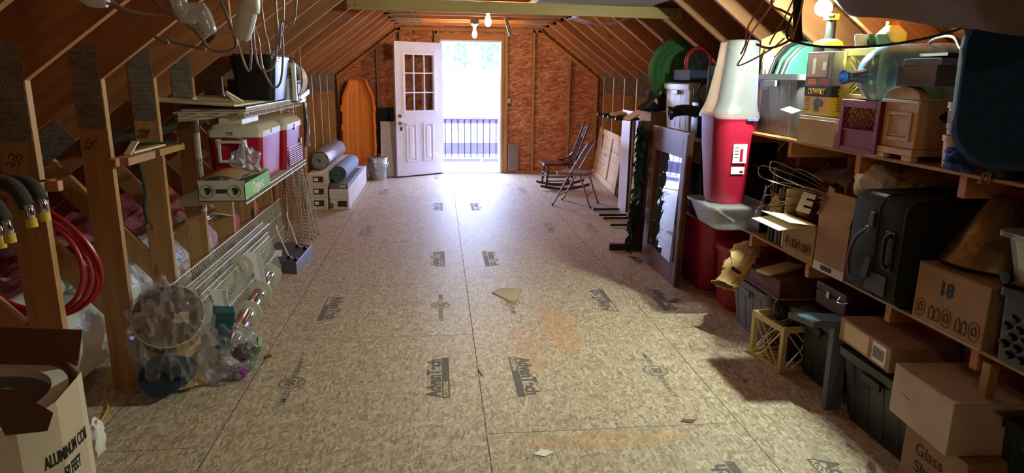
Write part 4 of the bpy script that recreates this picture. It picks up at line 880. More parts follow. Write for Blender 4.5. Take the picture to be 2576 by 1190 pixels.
u, w, d = basis(nd); m = MB(); m.obox(cd_ + u * -.06 + w * .02 + nd * .006, (.07, .055, .001), Matrix((u, w, nd)).transposed()); m.build('paper_tag', 'cardboard_pale', ct)
bg_ = thing('clear_bag', 'large wrinkled clear plastic bag wrapped round the cat scratcher', 'bag', (-1.5, 3.45, 0))
blob((-1.585, 3.405, .275), (.195, .18, .28), .26, 10, 1, 5, .004).build('bag_film', 'film_clear', bg_, smooth=True)
blob((-1.36, 3.54, .125), (.165, .16, .135), .34, 7, 4, 5, .004).build('bag_film', 'film_clear', bg_, smooth=True)
tag(MB().obox((-1.40, 3.60, .25), (.11, .09, .22), (6, 12, 20)).build('teal_box', 'teal_box', bev=.006), 'dark teal box inside the clear bag behind the cat scratcher', 'box')
tag(blob((-1.285, 3.47, .035), (.04, .035, .028), .3, 6, 7, 3, .006).build('purple_toy', 'purple', smooth=True), 'purple fluffy toy at the mouth of the clear bag', 'toy')
tag(MB().obox((-1.23, 3.60, .10), (.02, .10, .15), (15, 20, 20)).build('card_pack', 'label_green', bev=.002), 'small upright printed card pack in the trailing bag end', 'packet')
tag(blob((-1.30, 3.62, .09), (.06, .06, .05), .3, 5, 11, 3, .01).build('leather_pouch', 'leather_brown', smooth=True), 'brown pouch lying in the trailing bag end', 'pouch')
tag(MB().tube(smoothpath([(-1.215, 3.72, .012), (-1.20, 3.735, .016), (-1.185, 3.74, .012)]), .01, 8).build('cork_scrap', 'cardboard_dark', smooth=True), 'small brown scrap on the floor beyond the clear bag', 'scrap')
# coil drum box, near left
cb_ = thing('coil_box', 'round-cornered corrugated box reading ALUMINUM COIL 50 FEET', 'box', (-1.42, 1.68, 0)); CX, CY, R_ = -1.42, 1.68, .27
def poly(r, z, dz=0): return [(CX + r * math.cos(a), CY + r * math.sin(a), z + dz * (.5 + .5 * math.sin(5 * a + 1)) * (1 if math.cos(a) > .2 else 0)) for a in [2 * PI * (i + .5) / 16 for i in range(16)]]
MB().loft([poly(R_, 0), poly(R_, .5), poly(R_, .80, .035), poly(R_ - .006, .80, .03), poly(R_ - .006, .5), poly(R_ - .006, .006)]).build('box_wall', 'cardboard_pale', cb_)
MB().prism([(CX - .25, CY + .26, .80), (CX + .19, CY + .20, .80), (CX + .20, CY + .23, .895), (CX - .25, CY + .30, .90)], (.0, .004, .001)).build('flap', 'cardboard_dark', cb_)
MB().prism([(-1.19, 1.43, .95), (-1.11, 1.42, .945), (-1.05, 1.43, .885), (-1.10, 1.485, .815), (-1.20, 1.50, .80)], (0, .001, .004)).build('flap', 'cardboard_dark', cb_)
for st_, sz, z in (('ALUMINUM COIL', .047, .672), ('50 FEET', .047, .618)):
    o = text(st_, sz, (CX, CY, z), (1, 0, 0), (0, 0, 1), 'ink', cb_, 'printed_text', .0012, .0006, .48)
    for v in o.data.vertices:                       # wrap the printing round the faceted wall
        a = rad(-5) + v.co.x / R_ * .96; f = round(a / (PI / 8)) * PI / 8; rr0 = R_ * math.cos(PI / 16) / math.cos(a - f) + .0012; v.co.x = rr0 * math.cos(a); v.co.y = rr0 * math.sin(a)
mc = thing('metal_coil', 'wide roll of pale sheet metal standing in the coil box', 'metal roll', (CX, CY, .2)); m = MB()
m.lathe([(.20, .01), (.238, .01), (.238, .80), (.20, .80), (.20, .01)], (CX, CY, 0), n=40); m.build('coil', 'paper_white', mc, smooth=True)
MB().lathe([(0, .775), (.2, .775)], (CX, CY, 0), n=40).build('coil_core', 'grey_plastic', mc)
tag(MB().tube(smoothpath([(-1.83, 2.86, .008), (-1.80, 3.0, .008), (-1.83, 3.18, .008), (-1.92, 3.36, .012), (-1.93, 3.5, .1)]), .005, 6).build('power_cord', 'cap_yellow', smooth=True), 'thin yellow cord trailing on the floor behind the coil box', 'cord')
tag(blob((-1.66, 2.72, .1), (.03, .05, .09), .3, 5, 4, 3, 0).build('white_packet', 'paper_white', smooth=True), 'white crumpled packet behind the coil box', 'packet')
# hanging bundle of wires near the camera
wh = thing('wire_bundle', 'tangle of stiff bent wires hanging from the ceiling at the left', 'wires', (-.7, 1.5, CZ)); A = Vector((-.72, 1.55, CZ + .01))
WL = [[(-.93, 1.5, 1.80), (-.845, 1.5, 1.74), (-.763, 1.5, 1.674), (-.755, 1.5, 1.685), (-.74, 1.5, 1.674), (-.681, 1.5, 1.662)], [(-.86, 1.5, 1.80), (-.835, 1.5, 1.74), (-.735, 1.5, 1.725), (-.691, 1.5, 1.702), (-.622, 1.5, 1.698), (-.62, 1.5, 1.715)],
      [(-.80, 1.5, 1.80), (-.70, 1.5, 1.70), (-.667, 1.5, 1.66), (-.622, 1.5, 1.668), (-.628, 1.5, 1.71), (-.65, 1.5, 1.78)], [(-.76, 1.5, 1.80), (-.70, 1.5, 1.725), (-.668, 1.5, 1.694)]]
for i, w in enumerate(WL): MB().tube(smoothpath([A + Vector((-.06 + .03 * i, 0, 0)), (w[0][0] * .9 - .07, 1.5, 2.05)] + w, 5), .0032, 6).build('bent_wire', ['wire_brown', 'wire_grey', 'wire_brown', 'wire_grey'][i], wh, smooth=True)
wh2 = thing('wire_loops', 'bunch of long hanging wire loops right of the white tubes', 'wires', (-.62, 1.8, CZ)); 
for i, w in enumerate(([(-.659, 1.8, 1.78), (-.657, 1.8, 1.66), (-.645, 1.8, 1.625), (-.622, 1.8, 1.625), (-.608, 1.8, 1.66), (-.60, 1.8, 1.78)], [(-.64, 1.82, 1.8), (-.63, 1.82, 1.69), (-.625, 1.82, 1.66), (-.61, 1.82, 1.69), (-.585, 1.82, 1.79)],
    [(-.672, 1.85, 1.8), (-.66, 1.85, 1.70), (-.655, 1.85, 1.63), (-.632, 1.85, 1.58), (-.61, 1.85, 1.60), (-.60, 1.85, 1.7), (-.612, 1.85, 1.8)], [(-.70, 1.75, 1.8), (-.688, 1.75, 1.70), (-.655, 1.75, 1.66)], [(-.60, 1.8, 1.72), (-.588, 1.8, 1.74), (-.55, 1.8, 1.79)])):
    MB().tube(smoothpath([(w[0][0], w[0][1], CZ + .01)] + w + [(w[-1][0] + .01, w[-1][1], CZ + .01)], 6), .003, 6).build('wire_loop', 'wire_grey', wh2, smooth=True)
for lb, pts, r in (('blurry white plastic tube hanging down among the wires', [(-.56, 1.4, CZ + .02), (-.558, 1.4, 1.80), (-.566, 1.4, 1.73), (-.584, 1.4, 1.68)], [.018, .018, .018, .014]), ('curved milky plastic tube hanging left of the white one', [(-.72, 1.42, CZ + .02), (-.70, 1.42, 1.77), (-.66, 1.42, 1.735), (-.645, 1.42, 1.69)], [.015, .016, .016, .012]), ('stub of a white tube at the top left edge', [(-.99, 1.5, CZ + .02), (-.93, 1.5, 1.82), (-.862, 1.5, 1.752)], [.014, .014, .012])):
    tag(MB().tube(smoothpath(pts, 6), [r[0]] * (6 * (len(pts) - 1)) + [r[-1]], 14).build('plastic_tube', 'film_thick' if 'milky' in lb else 'white_plastic', smooth=True), lb, 'tube')

# ================================================================== right side, far to near
# sewing rocker
rk = thing('rocking_chair', 'dark wooden rocking chair with turned legs and carved headrest', 'chair', (1.58, 9.6, 0), local=True)
for y in (-.20, .20):
    m = MB(); P_ = [(-.34 + .72 * i / 12, .055 * ((i - 5.5) / 6) ** 2 + .003) for i in range(13)]
    m.loft([[(x, y - .018, z), (x, y + .018, z), (x, y + .018, z + .035), (x, y - .018, z + .035)] for x, z in P_]); m.build('runner', 'rocker_wood', rk, bev=.003)
    def turned(a, b, r, nb=5):
        a = Vector(a); b = Vector(b); pts = [a.lerp(b, i / 30) for i in range(31)]; return pts, [r * (.72 + .34 * abs(math.sin(nb * PI * i / 30))) for i in range(31)]
    p, r_ = turned((-.255, y, .04), (-.225, y * .92, .355), .018); MB().tube(p, r_, 10).build('front_leg', 'rocker_wood', rk, smooth=True)
    p, r_ = turned((.13, y * .9, .03), (.14, y * .85, .345), .016, 3); MB().tube(p, r_, 10).build('rear_leg', 'rocker_wood', rk, smooth=True)
    p, r_ = turned((.15, y * .88, .36), (.345, y * .8, .93), .015, 8); MB().tube(p, r_, 10).build('back_post', 'rocker_wood', rk, smooth=True)
    MB().lathe([(0, .03), (.008, .028), (.015, .015), (.009, 0)], (.345, y * .8, .925), (.3, 0, 1), 12).build('finial', 'rocker_wood', rk, smooth=True)
    MB().tube(smoothpath([(-.02, y * 1.02, .385), (.07, y * 1.04, .40), (.15, y, .45), (.19, y * .9, .50)], 5), .012, 8).build('hip_rest', 'rocker_wood', rk, smooth=True)
    for z in (.13, .19): MB().cyl((-.25, y * .97, z), (.135, y * .9, z), .008, n=8).build('side_stretcher', 'rocker_wood', rk, smooth=True)
for z in (.17, .22): MB().cyl((-.245, -.19, z), (-.245, .19, z), .009, n=8).build('front_stretcher', 'rocker_wood', rk, smooth=True)
MB().loft([rr(-.29, .18, -.215, .215, z, .06) for z in (.352, .358, .378, .383)]).build('seat', 'rocker_wood', rk, smooth=True)
hr = Matrix.Translation((.313, 0, .82)) @ Matrix.Rotation(rad(19), 4, 'Y')
m = MB(); pl_ = [(-.16, -.085), (.16, -.085), (.15, .02), (.10, .075), (0, .09), (-.10, .075), (-.15, .02)]; m.prism([(0, a, b) for a, b in pl_], (.018, 0, 0)); m.xf(hr); hd = m.build('headrest', 'rocker_wood', rk, bev=.003)
m = MB(); m.tube(arc((-.003, 0, 0), .055, 0, 2 * PI, 20, (0, 1, 0)), .004, 6); m.tube(smoothpath([(-.003, -.03, -.03), (-.003, -.01, .03), (-.003, .01, .0), (-.003, .03, .035)], 5), .004, 6); m.xf(hr); m.build('carving', 'walnut_wood', hd)
for i in range(5):
    y = -.08 + .04 * i; MB().tube([(.155, y, .38), (.285, y * 1.1, .74)], .006, 6).build('spindle', 'rocker_wood', rk)
# steel folding chair
fc = thing('folding_chair', 'beige steel folding chair with a paper tag on its front leg', 'chair', (1.54, 8.33, 0), rz=rad(152.4), local=True)
for y in (-.205, .205):
    MB().tube(smoothpath([(.245, y, .0), (.04, y, .40), (-.165, y, .76), (-.185, y * .93, .795), (-.19, y * .75, .81), (-.19, 0, .815)], 5), .011, 10).build('front_leg', 'seat_beige', fc, smooth=True)
    MB().tube([(.0, y * .93, .46), (-.09, y * .93, .43), (-.245, y * .93, .0)][1:], .011, 10).build('rear_leg', 'seat_beige', fc, smooth=True)
    for p in ((.245, y, 0), (-.245, y * .93, 0)): MB().cyl(p, (p[0], p[1], .03), .014, n=10).build('foot_cap', 'grey_plastic', fc)
MB().cyl((-.19, -.19, .16), (-.19, .19, .16), .008, n=8).build('rear_stretcher', 'seat_beige', fc, smooth=True); MB().cyl((.18, -.205, .125), (.18, .205, .125), .008, n=8).build('front_stretcher', 'seat_beige', fc, smooth=True)
MB().loft([rr(-.17, .22, -.19, .19, z, r) for z, r in ((.395, .05), (.40, .055), (.425, .055), (.432, .045), (.426, .03))]).build('seat', 'seat_beige', fc, smooth=True)
MB().grid(lambda u, v: (-.075 - .118 * v * 1.0 - .035 * math.cos((u - .5) * PI) + .02, (u - .5) * .385, .60 + .205 * v), 14, 6).build('backrest', 'seat_beige', fc, smooth=True, sol=.006)
MB().obox((.20, -.20, .065), (.012, .055, .09), (0, 0, 10)).build('paper_tag', 'cardboard_pale', fc)
# pine panel
pp = thing('pine_panel', 'large pale pine plank panel leaning on the right knee wall', 'panel', (2.33, 10.0, 0))
def PPt(u, z, o=0):      # u along Y 0..1
    return (2.235 + .15 * u + .10 * z / .78 - o, 8.98 + 2.0 * u, z)
def pbox(u0, u1, z0, z1, o, th, mat, nm): MB().hexa([PPt(u0, z0, o), PPt(u1, z0, o), PPt(u1, z0, o - th), PPt(u0, z0, o - th), PPt(u0, z1, o), PPt(u1, z1, o), PPt(u1, z1, o - th), PPt(u0, z1, o - th)]).build(nm, mat, pp, bev=.002)
for i in range(6): pbox(.02, .98, .005 + .129 * i, .005 + .129 * i + .126, 0, .018, 'pine_panel', 'plank')
for u0, u1 in ((0, .045), (.40, .445), (.955, 1)): pbox(u0, u1, .003, .785, .022, .021, 'pine_panel', 'stile')
for z0 in (.003, .70): pbox(.046, .399, z0, z0 + .085, .022, .021, 'pine_panel', 'rail'); pbox(.446, .954, z0, z0 + .085, .022, .021, 'pine_panel', 'rail')
tag(MB().hexa([(2.20, 8.80, 0), (2.22, 8.90, 0), (2.26, 8.90, 0), (2.24, 8.80, 0), (2.31, 8.80, .50), (2.33, 8.90, .50), (2.37, 8.90, .50), (2.35, 8.80, .50)]).build('short_dark_board', 'walnut_wood', bev=.002), 'short dark board leaning at the near corner of the pine panel', 'board')
# folding tables stood on end
for nm, y0, y1, yl, lb in (('a', 7.48, 7.93, (7.53, 7.87), 'white-topped folding table stood on end, the farther of the two'), ('b', 6.92, 7.42, (7.0, 7.36), 'white-topped folding table stood on end, the nearer of the two')):
    t = thing('folding_table', lb, 'table', (2.0, (y0 + y1) / 2, 0), 'folding tables stood on end'); X = 1.985 if nm == 'a' else 2.0
    MB().box(X, X + .022, y0, y1, 0, 1.225).build('tabletop', 'table_top', t, bev=.002); MB().box(X + .0221, X + .03, y0, y1, 0, 1.225).build('edge_band', 'black_plastic', t); MB().box(X - .025, X - .001, y0, y0 + .018, .06, 1.17).build('frame_rail', 'black_plastic', t)
    for y in yl:
        for z in (.025, 1.17): MB().box(1.665 if y > y0 + .2 else 1.655, X - .001, y - .013, y + .013, z - .013 if z < .5 else z - .013, z + .013).build('leg', 'black_plastic', t, bev=.002)
tag(MB().obox((1.80, 7.42, 1.20), (.16, .12, .03), (10, -8, 20)).build('towel', 'cardboard_pale', bev=.008), 'small folded cloth on the table legs, top right of the pine panel', 'cloth')
tag(MB().obox((1.83, 6.95, 1.212), (.20, .22, .012), (0, -28, 8)).build('tilted_flyer', 'cardboard_pale', bev=.001), 'sheet of printed card tilted over the table legs', 'card')
# dark board with foot + garland
db = thing('dark_stand', 'dark brown upright board with a foot, behind the glazed frame', 'stand', (1.6, 5.95, 0))
MB().box(1.60, 1.74, 5.98, 6.01, .0, 1.22).build('upright_board', 'dark_wood', db, bev=.003); MB().box(1.40, 1.62, 6.03, 6.09, 0, .06).build('foot', 'dark_wood', db, bev=.003)
for z in (1.05, .55): MB().box(1.63, 1.645, 5.974, 5.9798, z, z + .015).build('pin', 'cap_yellow', db)
gl = thing('garland', 'dark green artificial leaf garland hanging beside the glazed frame', 'garland', (1.58, 5.88, .1))
MB().tube(smoothpath([(1.60, 5.90, 1.22), (1.58, 5.90, .9), (1.59, 5.90, .6), (1.56, 5.86, .3), (1.53, 5.80, .06)]), .006, 6).build('garland_stem', 'leaf_green', gl)
lf = MB()
for k in range(230):
    v = random.random(); z = 1.2 - 1.14 * v; c = Vector((1.60 - .07 * v ** 2 + random.uniform(-.03, .035), 5.9 - .08 * v + random.uniform(-.04, .04), z)); q = Euler((random.uniform(-.6, .6), random.uniform(-.5, .5), random.uniform(0, 6.3))).to_matrix()
    lf.add([c + q @ Vector(p) for p in ((0, 0, .05), (.017, 0, .0), (0, .004, -.055), (-.017, 0, .0))], [(0, 1, 2, 3)])
    if k % 5 == 0: lf.tube([c, c + Vector((-.05, random.uniform(-.02, .02), .01 + random.uniform(-.02, .03)))], .0014, 3)
lf.build('leaves', 'leaf_green', gl, rec=False)
tag(MB().tube(smoothpath([(1.50, 5.75, .012), (1.56, 5.68, .02), (1.60, 5.60, .012), (1.55, 5.58, .012), (1.52, 5.64, .03)]), .004, 5).build('power_cord', 'cord_black', smooth=True), 'short dark cord on the floor at the foot of the garland', 'cord')
# glazed frame (old door with glass) leaning
gf = thing('glazed_frame', 'brown wooden framed glass panel leaning among the totes', 'window frame', (1.62, 5.3, 0))
def G(u, z, o=0): return (1.628 - .004 * u + .055 * z / 1.2 - o, 4.86 + .88 * u + .06 * z / 1.2, z)
def gbox(u0, u1, z0, z1, o, th, mat, nm, bev=.002): return MB().hexa([G(u0, z0, o), G(u1, z0, o), G(u1, z0, o - th), G(u0, z0, o - th), G(u0, z1, o), G(u1, z1, o), G(u1, z1, o - th), G(u0, z1, o - th)]).build(nm, mat, gf, bev=bev)
gbox(0, .13, .002, 1.2, 0, .04, 'walnut_wood', 'stile'); gbox(.85, 1, .002, 1.2, 0, .04, 'walnut_wood', 'stile'); gbox(.131, .849, .002, .17, 0, .038, 'walnut_wood', 'rail'); gbox(.131, .849, 1.0, 1.2, 0, .038, 'walnut_wood', 'rail')
MB().hexa([G(.131, .171, .018), G(.849, .171, -.014), G(.849, .171, -.017), G(.131, .171, .015), G(.131, .999, -.005), G(.849, .999, -.037), G(.849, .999, -.040), G(.131, .999, -.008)]).build('glass_pane', 'frame_glass', gf); gbox(.02, .045, .01, 1.19, .004, .003, 'grey_box', 'worn_strip', .001)
for i, (u, z, w, h, mt) in enumerate(((.70, .93, .16, .12, 'cardboard'), (.64, .73, .26, .13, 'cardboard_pale'), (.50, .58, .26, .11, 'cardboard_pale'), (.55, .42, .28, .12, 'cardboard_pale'), (.66, .28, .18, .13, 'box_wood'), (.42, .26, .16, .15, 'grey_box'))):
    gbox(u - w / 2, u + w / 2, z - h / 2, z + h / 2, -.045, .002, mt, 'print_sheet', 0)
# dark totes behind the frame
tote('storage_tote', 'black storage tote on the floor behind the leaning glazed frame', 1.86, 2.34, 5.33, 5.9, .002, .46, 'black_plastic', r=.04)
tote('storage_tote', 'black storage tote resting on the one behind the glazed frame', 1.84, 2.34, 5.12, 5.8, .565, .93, 'black_plastic', r=.04)
tote('storage_tote', 'dark grey storage tote on the floor beyond the deep red tubs', 1.92, 2.36, 4.68, 5.08, .565, .93, 'dark_grey_plastic', r=.04)
carton('carton', 'brown carton under the pale grey tub, left of the vacuum hose', 1.84, 2.30, 5.08, 5.85, .945, 1.16, 'cardboard', tape=False)
carton('carton', 'tall pale carton standing left of the pale grey tub', 1.80, 2.10, 6.25, 6.62, .55, 1.28, 'cardboard', tape=False)
carton('carton', 'stack carton low behind the dark upright board', 1.78, 2.2, 6.2, 6.7, .002, .545, 'cardboard_pale', tape=False)
tote('storage_tote', 'pale grey lidded tub on the carton pile below the green disc', 1.86, 2.32, 5.45, 6.10, 1.165, 1.57, 'light_tub', taper=.03, r=.03)
gd = thing('green_disc', 'big dark green ribbed disc standing behind the pale grey tub', 'saucer sled', (2.16, 6.2, 1.36))
MB().lathe([(.335, -.02), (.34, 0), (.33, .01), (.30, .03), (.29, .025), (.25, .042), (.24, .037), (.20, .053), (.19, .048), (.14, .06), (.13, .055), (.08, .063), (0, .065)], (2.07, 6.15, 1.655), (-.35, -1, .1), 48).build('disc_shell', 'fan_green', gd, smooth=True)
rg = thing('red_ring', 'dark round disc with a thick red rim standing on the blue case', 'ring', (2.02, 5.78, 1.60))
MB().tube(arc((2.03, 5.75, 1.73), .125, 0, 2 * PI, 40, Vector((1, .3, 0)).normalized()), .018, 10).build('rim', 'ring_red', rg, smooth=True)
MB().lathe([(0, 0), (.11, .0)], (2.03, 5.76, 1.73), (.3, -1, 0), 30).build('dark_disc', 'black_matte', rg)
for a in range(4): MB().tube([(2.03, 5.745, 1.73), Vector((2.03, 5.745, 1.73)) + Vector((.96 * math.cos(a * 1.57 + .6), .28 * math.cos(a * 1.57 + .6), math.sin(a * 1.57 + .6))) * .115], .002, 4).build('spoke', 'steel', rg)
tag(MB().box(1.87, 2.22, 5.50, 5.9, 1.585, 1.675).build('blue_case', 'blue_plastic', bev=.008), 'dark blue flat case on the lid of the pale grey tub', 'case')
# black bags on top left
pb2 = thing('printed_bag', 'black patterned bag slumped left of the pale grey tub', 'bag', (1.9, 6.4, 1.3))
blob((1.94, 6.32, 1.41), (.16, .18, .15), .25, 4, 6, 4, 1.29, lambda q: Vector((q.x - .9 * max(0, 1.40 - q.z) * 1.0, q.y, q.z))).build('bag_body', 'black_fabric', pb2, smooth=True)
for i in range(14):
    z = 1.34 + .2 * random.random(); c = (1.79 + .5 * (z - 1.3) + random.uniform(-.02, .02), 6.2 + random.uniform(-.06, .06), z); blob(c, (.012, .012, .02), .4, 5, i, 2).build('print_fleck', 'bag_white' if i % 3 else 'cap_yellow', pb2, smooth=True)
# black board, chair parts, hose
tag(MB().box(1.80, 2.40, 4.93, 4.96, .955, 1.70).build('black_board', 'black_matte', bev=.004), 'tall black board standing behind the red lidded bin', 'board')
tag(MB().loft([rr(1.88, 2.28, 4.84, 4.925, z, .04) for z in (1.03, 1.04, 1.60, 1.61)]).build('black_cushion', 'black_fabric', smooth=True), 'black cushion standing in front of the black board', 'cushion')
vc = thing('vacuum_hose', 'ribbed black vacuum hose with cleaner body on the carton', 'vacuum cleaner', (1.8, 5.1, 1.17)); pts = smoothpath([(1.62, 5.22, 1.335), (1.68, 5.2, 1.355), (1.75, 5.17, 1.36), (1.84, 5.14, 1.34)], 12)
MB().tube(pts, [.040 + .006 * (i % 2) for i in range(len(pts))], 16, cap=False).build('ribbed_hose', 'black_plastic', vc, smooth=False); MB().lathe([(.05, 0), (.055, .012), (.05, .03), (.034, .03), (.034, 0), (.05, 0)], (1.612, 5.224, 1.33), (1, -.2, .2), 18).build('hose_cuff', 'black_plastic', vc, smooth=True)
MB().loft([rr(1.80, 1.97, 5.05, 5.25, z, .04) for z in (1.163, 1.17, 1.38, 1.42)]).build('cleaner_body', 'black_plastic', vc, smooth=True)
MB().tube(smoothpath([(1.83, 5.1, 1.40), (1.77, 5.1, 1.50), (1.84, 5.1, 1.58), (1.93, 5.1, 1.55), (1.93, 5.1, 1.42)], 6), .016, 10).build('handle', 'dark_grey_plastic', vc, smooth=True)
tag(MB().tube(smoothpath([(1.84, 4.83, 1.30), (1.80, 4.82, 1.18), (1.78, 4.82, 1.05), (1.80, 4.84, .96)]), .004, 5).build('black_cable', 'cord_black', smooth=True), 'black cable dangling behind the leaning glazed frame', 'cable')

# ------------------------------------------------------------------ wooden shelving
sv = thing('shelf_unit', 'long rough timber shelf unit with two decks along the right side', 'shelf', (2.05, 3.0, 0))
for z, y0, y1, nm in ((.648, 1.35, 4.42, 'lower'), (1.268, 1.35, 4.62, 'upper')):
    MB().box(1.755, 2.36, y0, y1, z - .0, z + .014).build('deck_board', 'lumber_long', sv, bev=.002)
    for y in ([1.4, 2.12, 2.62, 3.30, 3.98] if nm == 'lower' else [1.45, 2.32, 2.98, 3.62, 4.45]):
        MB().box(1.79, 2.36, y, y + .038, z - .09, z - .001).build('cross_bearer', 'lumber_joist', sv, bev=.002)
for y in (2.02, 1.45, 2.75, 3.24, 4.16): MB().box(*((1.79, 1.83) if y == 2.02 else (2.3, 2.34)), y + .04, y + .078, 0, .610).build('leg', 'lumber_stud', sv, bev=.002)
for y in (1.5, 2.27, 2.93, 3.57, 4.4): MB().box(2.31, 2.35, y + .04, y + .078, .664, 1.23).build('post', 'lumber_stud', sv, bev=.002)
ZL, ZU = .664, 1.284
# far end: clear tray with the tall red bin
tr_ = thing('clear_tray', 'shallow clear storage tray carrying the tall red bin', 'tray', (1.68, 4.17, ZL))
MB().loft([rr(1.56, 1.85, 4.00, 4.36, ZL + .002, .04), rr(1.515, 1.90, 3.97, 4.42, .80, .05), rr(1.50, 1.915, 3.955, 4.435, .80, .05), rr(1.50, 1.915, 3.955, 4.435, .808, .05), rr(1.52, 1.89, 3.975, 4.41, .803, .04), rr(1.565, 1.845, 4.005, 4.355, ZL + .008, .03)]).build('tray_body', 'tub_clear', tr_, smooth=True)
MB().loft([rr(1.495, 1.92, 3.95, 4.44, .809, .055), rr(1.495, 1.92, 3.95, 4.44, .818, .055), rr(1.52, 1.895, 3.975, 4.415, .821, .05)]).build('lid', 'tub_clear', tr_, smooth=True)
MB().obox((1.66, 4.12, .74), (.2, .006, .02), (0, 30, 20)).build('stored_strip', 'paper_cream', tr_)
rb = thing('tall_red_bin', 'tall red bin with a frosted upside-down domed lid, on the clear tray', 'bin', (1.67, 4.2, .822))
def bring(hx0, hx1, hy0, hy1, z, r=.09): return rr(hx0, hx1, hy0, hy1, z, r, 8)
MB().loft([bring(1.565, 1.775, 4.07, 4.32, .8225), bring(1.556, 1.782, 4.06, 4.33, .86), bring(1.530, 1.795, 4.04, 4.37, 1.20), bring(1.520, 1.802, 4.03, 4.38, 1.375)], True, True).build('bin_body', 'bin_red', rb, smooth=True)
MB().loft([bring(1.505, 1.812, 4.015, 4.39, 1.365), bring(1.505, 1.812, 4.015, 4.39, 1.382), bring(1.518, 1.806, 4.03, 4.38, 1.42), bring(1.540, 1.80, 4.04, 4.37, 1.47), bring(1.575, 1.795, 4.06, 4.34, 1.70), bring(1.588, 1.79, 4.07, 4.33, 1.83), bring(1.60, 1.78, 4.08, 4.32, 1.842)], False, True).build('domed_lid', 'lid_clear', rb, smooth=True)
MB().box(1.70, 1.77, 4.012, 4.0285, 1.355, 1.372).build('latch', 'jug_neck', rb, bev=.002)
lbm = MB(); lbm.box(1.635, 1.725, 4.034, 4.0385, 1.09, 1.21); lb_ = lbm.build('product_label', 'paper_white', rb, bev=.001); MB().box(1.68, 1.70, 4.0325, 4.0338, 1.10, 1.18).build('printed_bin', 'bin_red', lb_); 
for k in range(4): MB().box(1.645, 1.67, 4.0325, 4.0338, 1.185 - .02 * k, 1.19 - .02 * k).build('printed_line', 'ink', lb_)
MB().box(1.635, 1.722, 4.042, 4.0465, 1.02, 1.065).build('product_label', 'paper_white', rb); MB().box(1.69, 1.715, 4.040, 4.0415, 1.028, 1.04).build('bar_code', 'ink', rb)
# deep red tubs
for lb, x0, x1, y0, y1, z1 in (('deep red lidded tub standing behind the brighter red one', 1.76, 2.3, 4.70, 5.3, .56), ('bright red lidded tub on the floor under the end of the shelf', 1.79, 2.22, 4.21, 4.64, .46)):
    t = thing('red_tub', lb, 'bin', ((x0 + x1) / 2, (y0 + y1) / 2, 0)); e = .035
    MB().loft([rr(x0 + e, x1 - e, y0 + e, y1 - e, .001, .12, 8), rr(x0 + .012, x1 - .012, y0 + .012, y1 - .012, z1 - .05, .14, 8), rr(x0 + .006, x1 - .006, y0 + .006, y1 - .006, z1 - .02, .14, 8)]).build('tub_body', 'tub_red', t, smooth=True)
    MB().loft([rr(x0, x1, y0, y1, z1 - .05, .14, 8), rr(x0, x1, y0, y1, z1 - .012, .14, 8), rr(x0 + .02, x1 - .02, y0 + .02, y1 - .02, z1, .13, 8), rr(x0 + .05, x1 - .05, y0 + .05, y1 - .05, z1 - .004, .12, 8)]).build('lid', 'tub_red', t, smooth=True)
gt = tote('grey_tote', 'grey open tote under the shelf with wooden boxes on top', 1.74, 2.16, 3.62, 4.16, .001, .34, 'grey_plastic', r=.05, lid=False, taper=.05); MB().box(-.14, -.09, -.272, -.268, .15, .21).build('sticker', 'cardboard_pale', gt)
t = thing('wooden_box', 'long brown wooden box lying on the grey tote', 'box', (1.9, 3.75, .345))
MB().box(1.79, 2.10, 3.58, 4.02, .345, .435).build('box_body', 'box_wood', t, bev=.003); MB().box(1.785, 2.105, 3.575, 4.025, .436, .452).build('lid', 'box_wood', t, bev=.002); MB().box(1.775, 2.12, 3.56, 4.03, .335, .3448).build('base_board', 'cardboard', t)
tag(MB().obox((1.90, 3.80, .462), (.28, .12, .018), (0, -4, 22)).build('cream_plank', 'paper_cream', bev=.002), 'cream wooden slat lying across the brown wooden box', 'slat')
pbg = thing('paper_sack', 'crumpled tan paper sack drooping over the front of the grey tote', 'bag', (1.75, 4.0, .35))
SK = smoothpath([(1.88, 4.16, .50), (1.80, 4.08, .50), (1.73, 4.0, .45), (1.67, 3.93, .40), (1.61, 3.88, .36), (1.565, 3.855, .345)], 4)
def sack(u, v):
    i = min(int(v * (len(SK) - 1)), len(SK) - 2); p = SK[i].lerp(SK[i + 1], v * (len(SK) - 1) - i); e1, e2, _ = basis(SK[i + 1] - SK[i])
    a = 2 * PI * u; r = .07 - .02 * v + .035 * noise.noise(Vector((math.cos(a) * 3, math.sin(a) * 3, v * 11))) + .12 * max(0, v - .82); return p + e1 * r * math.cos(a) * 1.25 + e2 * r * (.6 - .25 * v) * math.sin(a)
MB().grid(sack, 28, 30).build('sack_paper', 'bag_paper', pbg, smooth=True, sol=.002)
MB().obox((1.665, 3.90, .425), (.07, .002, .02), (-40, 30, -40)).build('printed_line', 'ink', pbg)
# brown case on dark bin
tote('dark_tote', 'dark grey-black ridged tote behind the grey L-shaped bench', 1.80, 2.2, 3.0, 3.38, .001, .39, 'dark_grey_plastic', r=.05, lid=True, taper=.03)
t = thing('leather_case', 'old brown leather case with brass clasp under the shelf', 'case', (1.9, 3.2, .43)); MB().box(1.87, 2.15, 3.06, 3.34, .405, .485).build('case_body', 'leather_brown', t, bev=.008); MB().box(1.868, 2.152, 3.058, 3.342, .486, .535).build('case_lid', 'leather_brown', t, bev=.01); MB().box(1.86, 1.868, 3.2, 3.225, .47, .51).build('clasp', 'knob_brass', t, bev=.001); MB().tube(arc((1.97, 3.14, .535), .035, 0, PI, 10, (0, 1, 0)), .004, 6).build('handle', 'knob_brass', t)
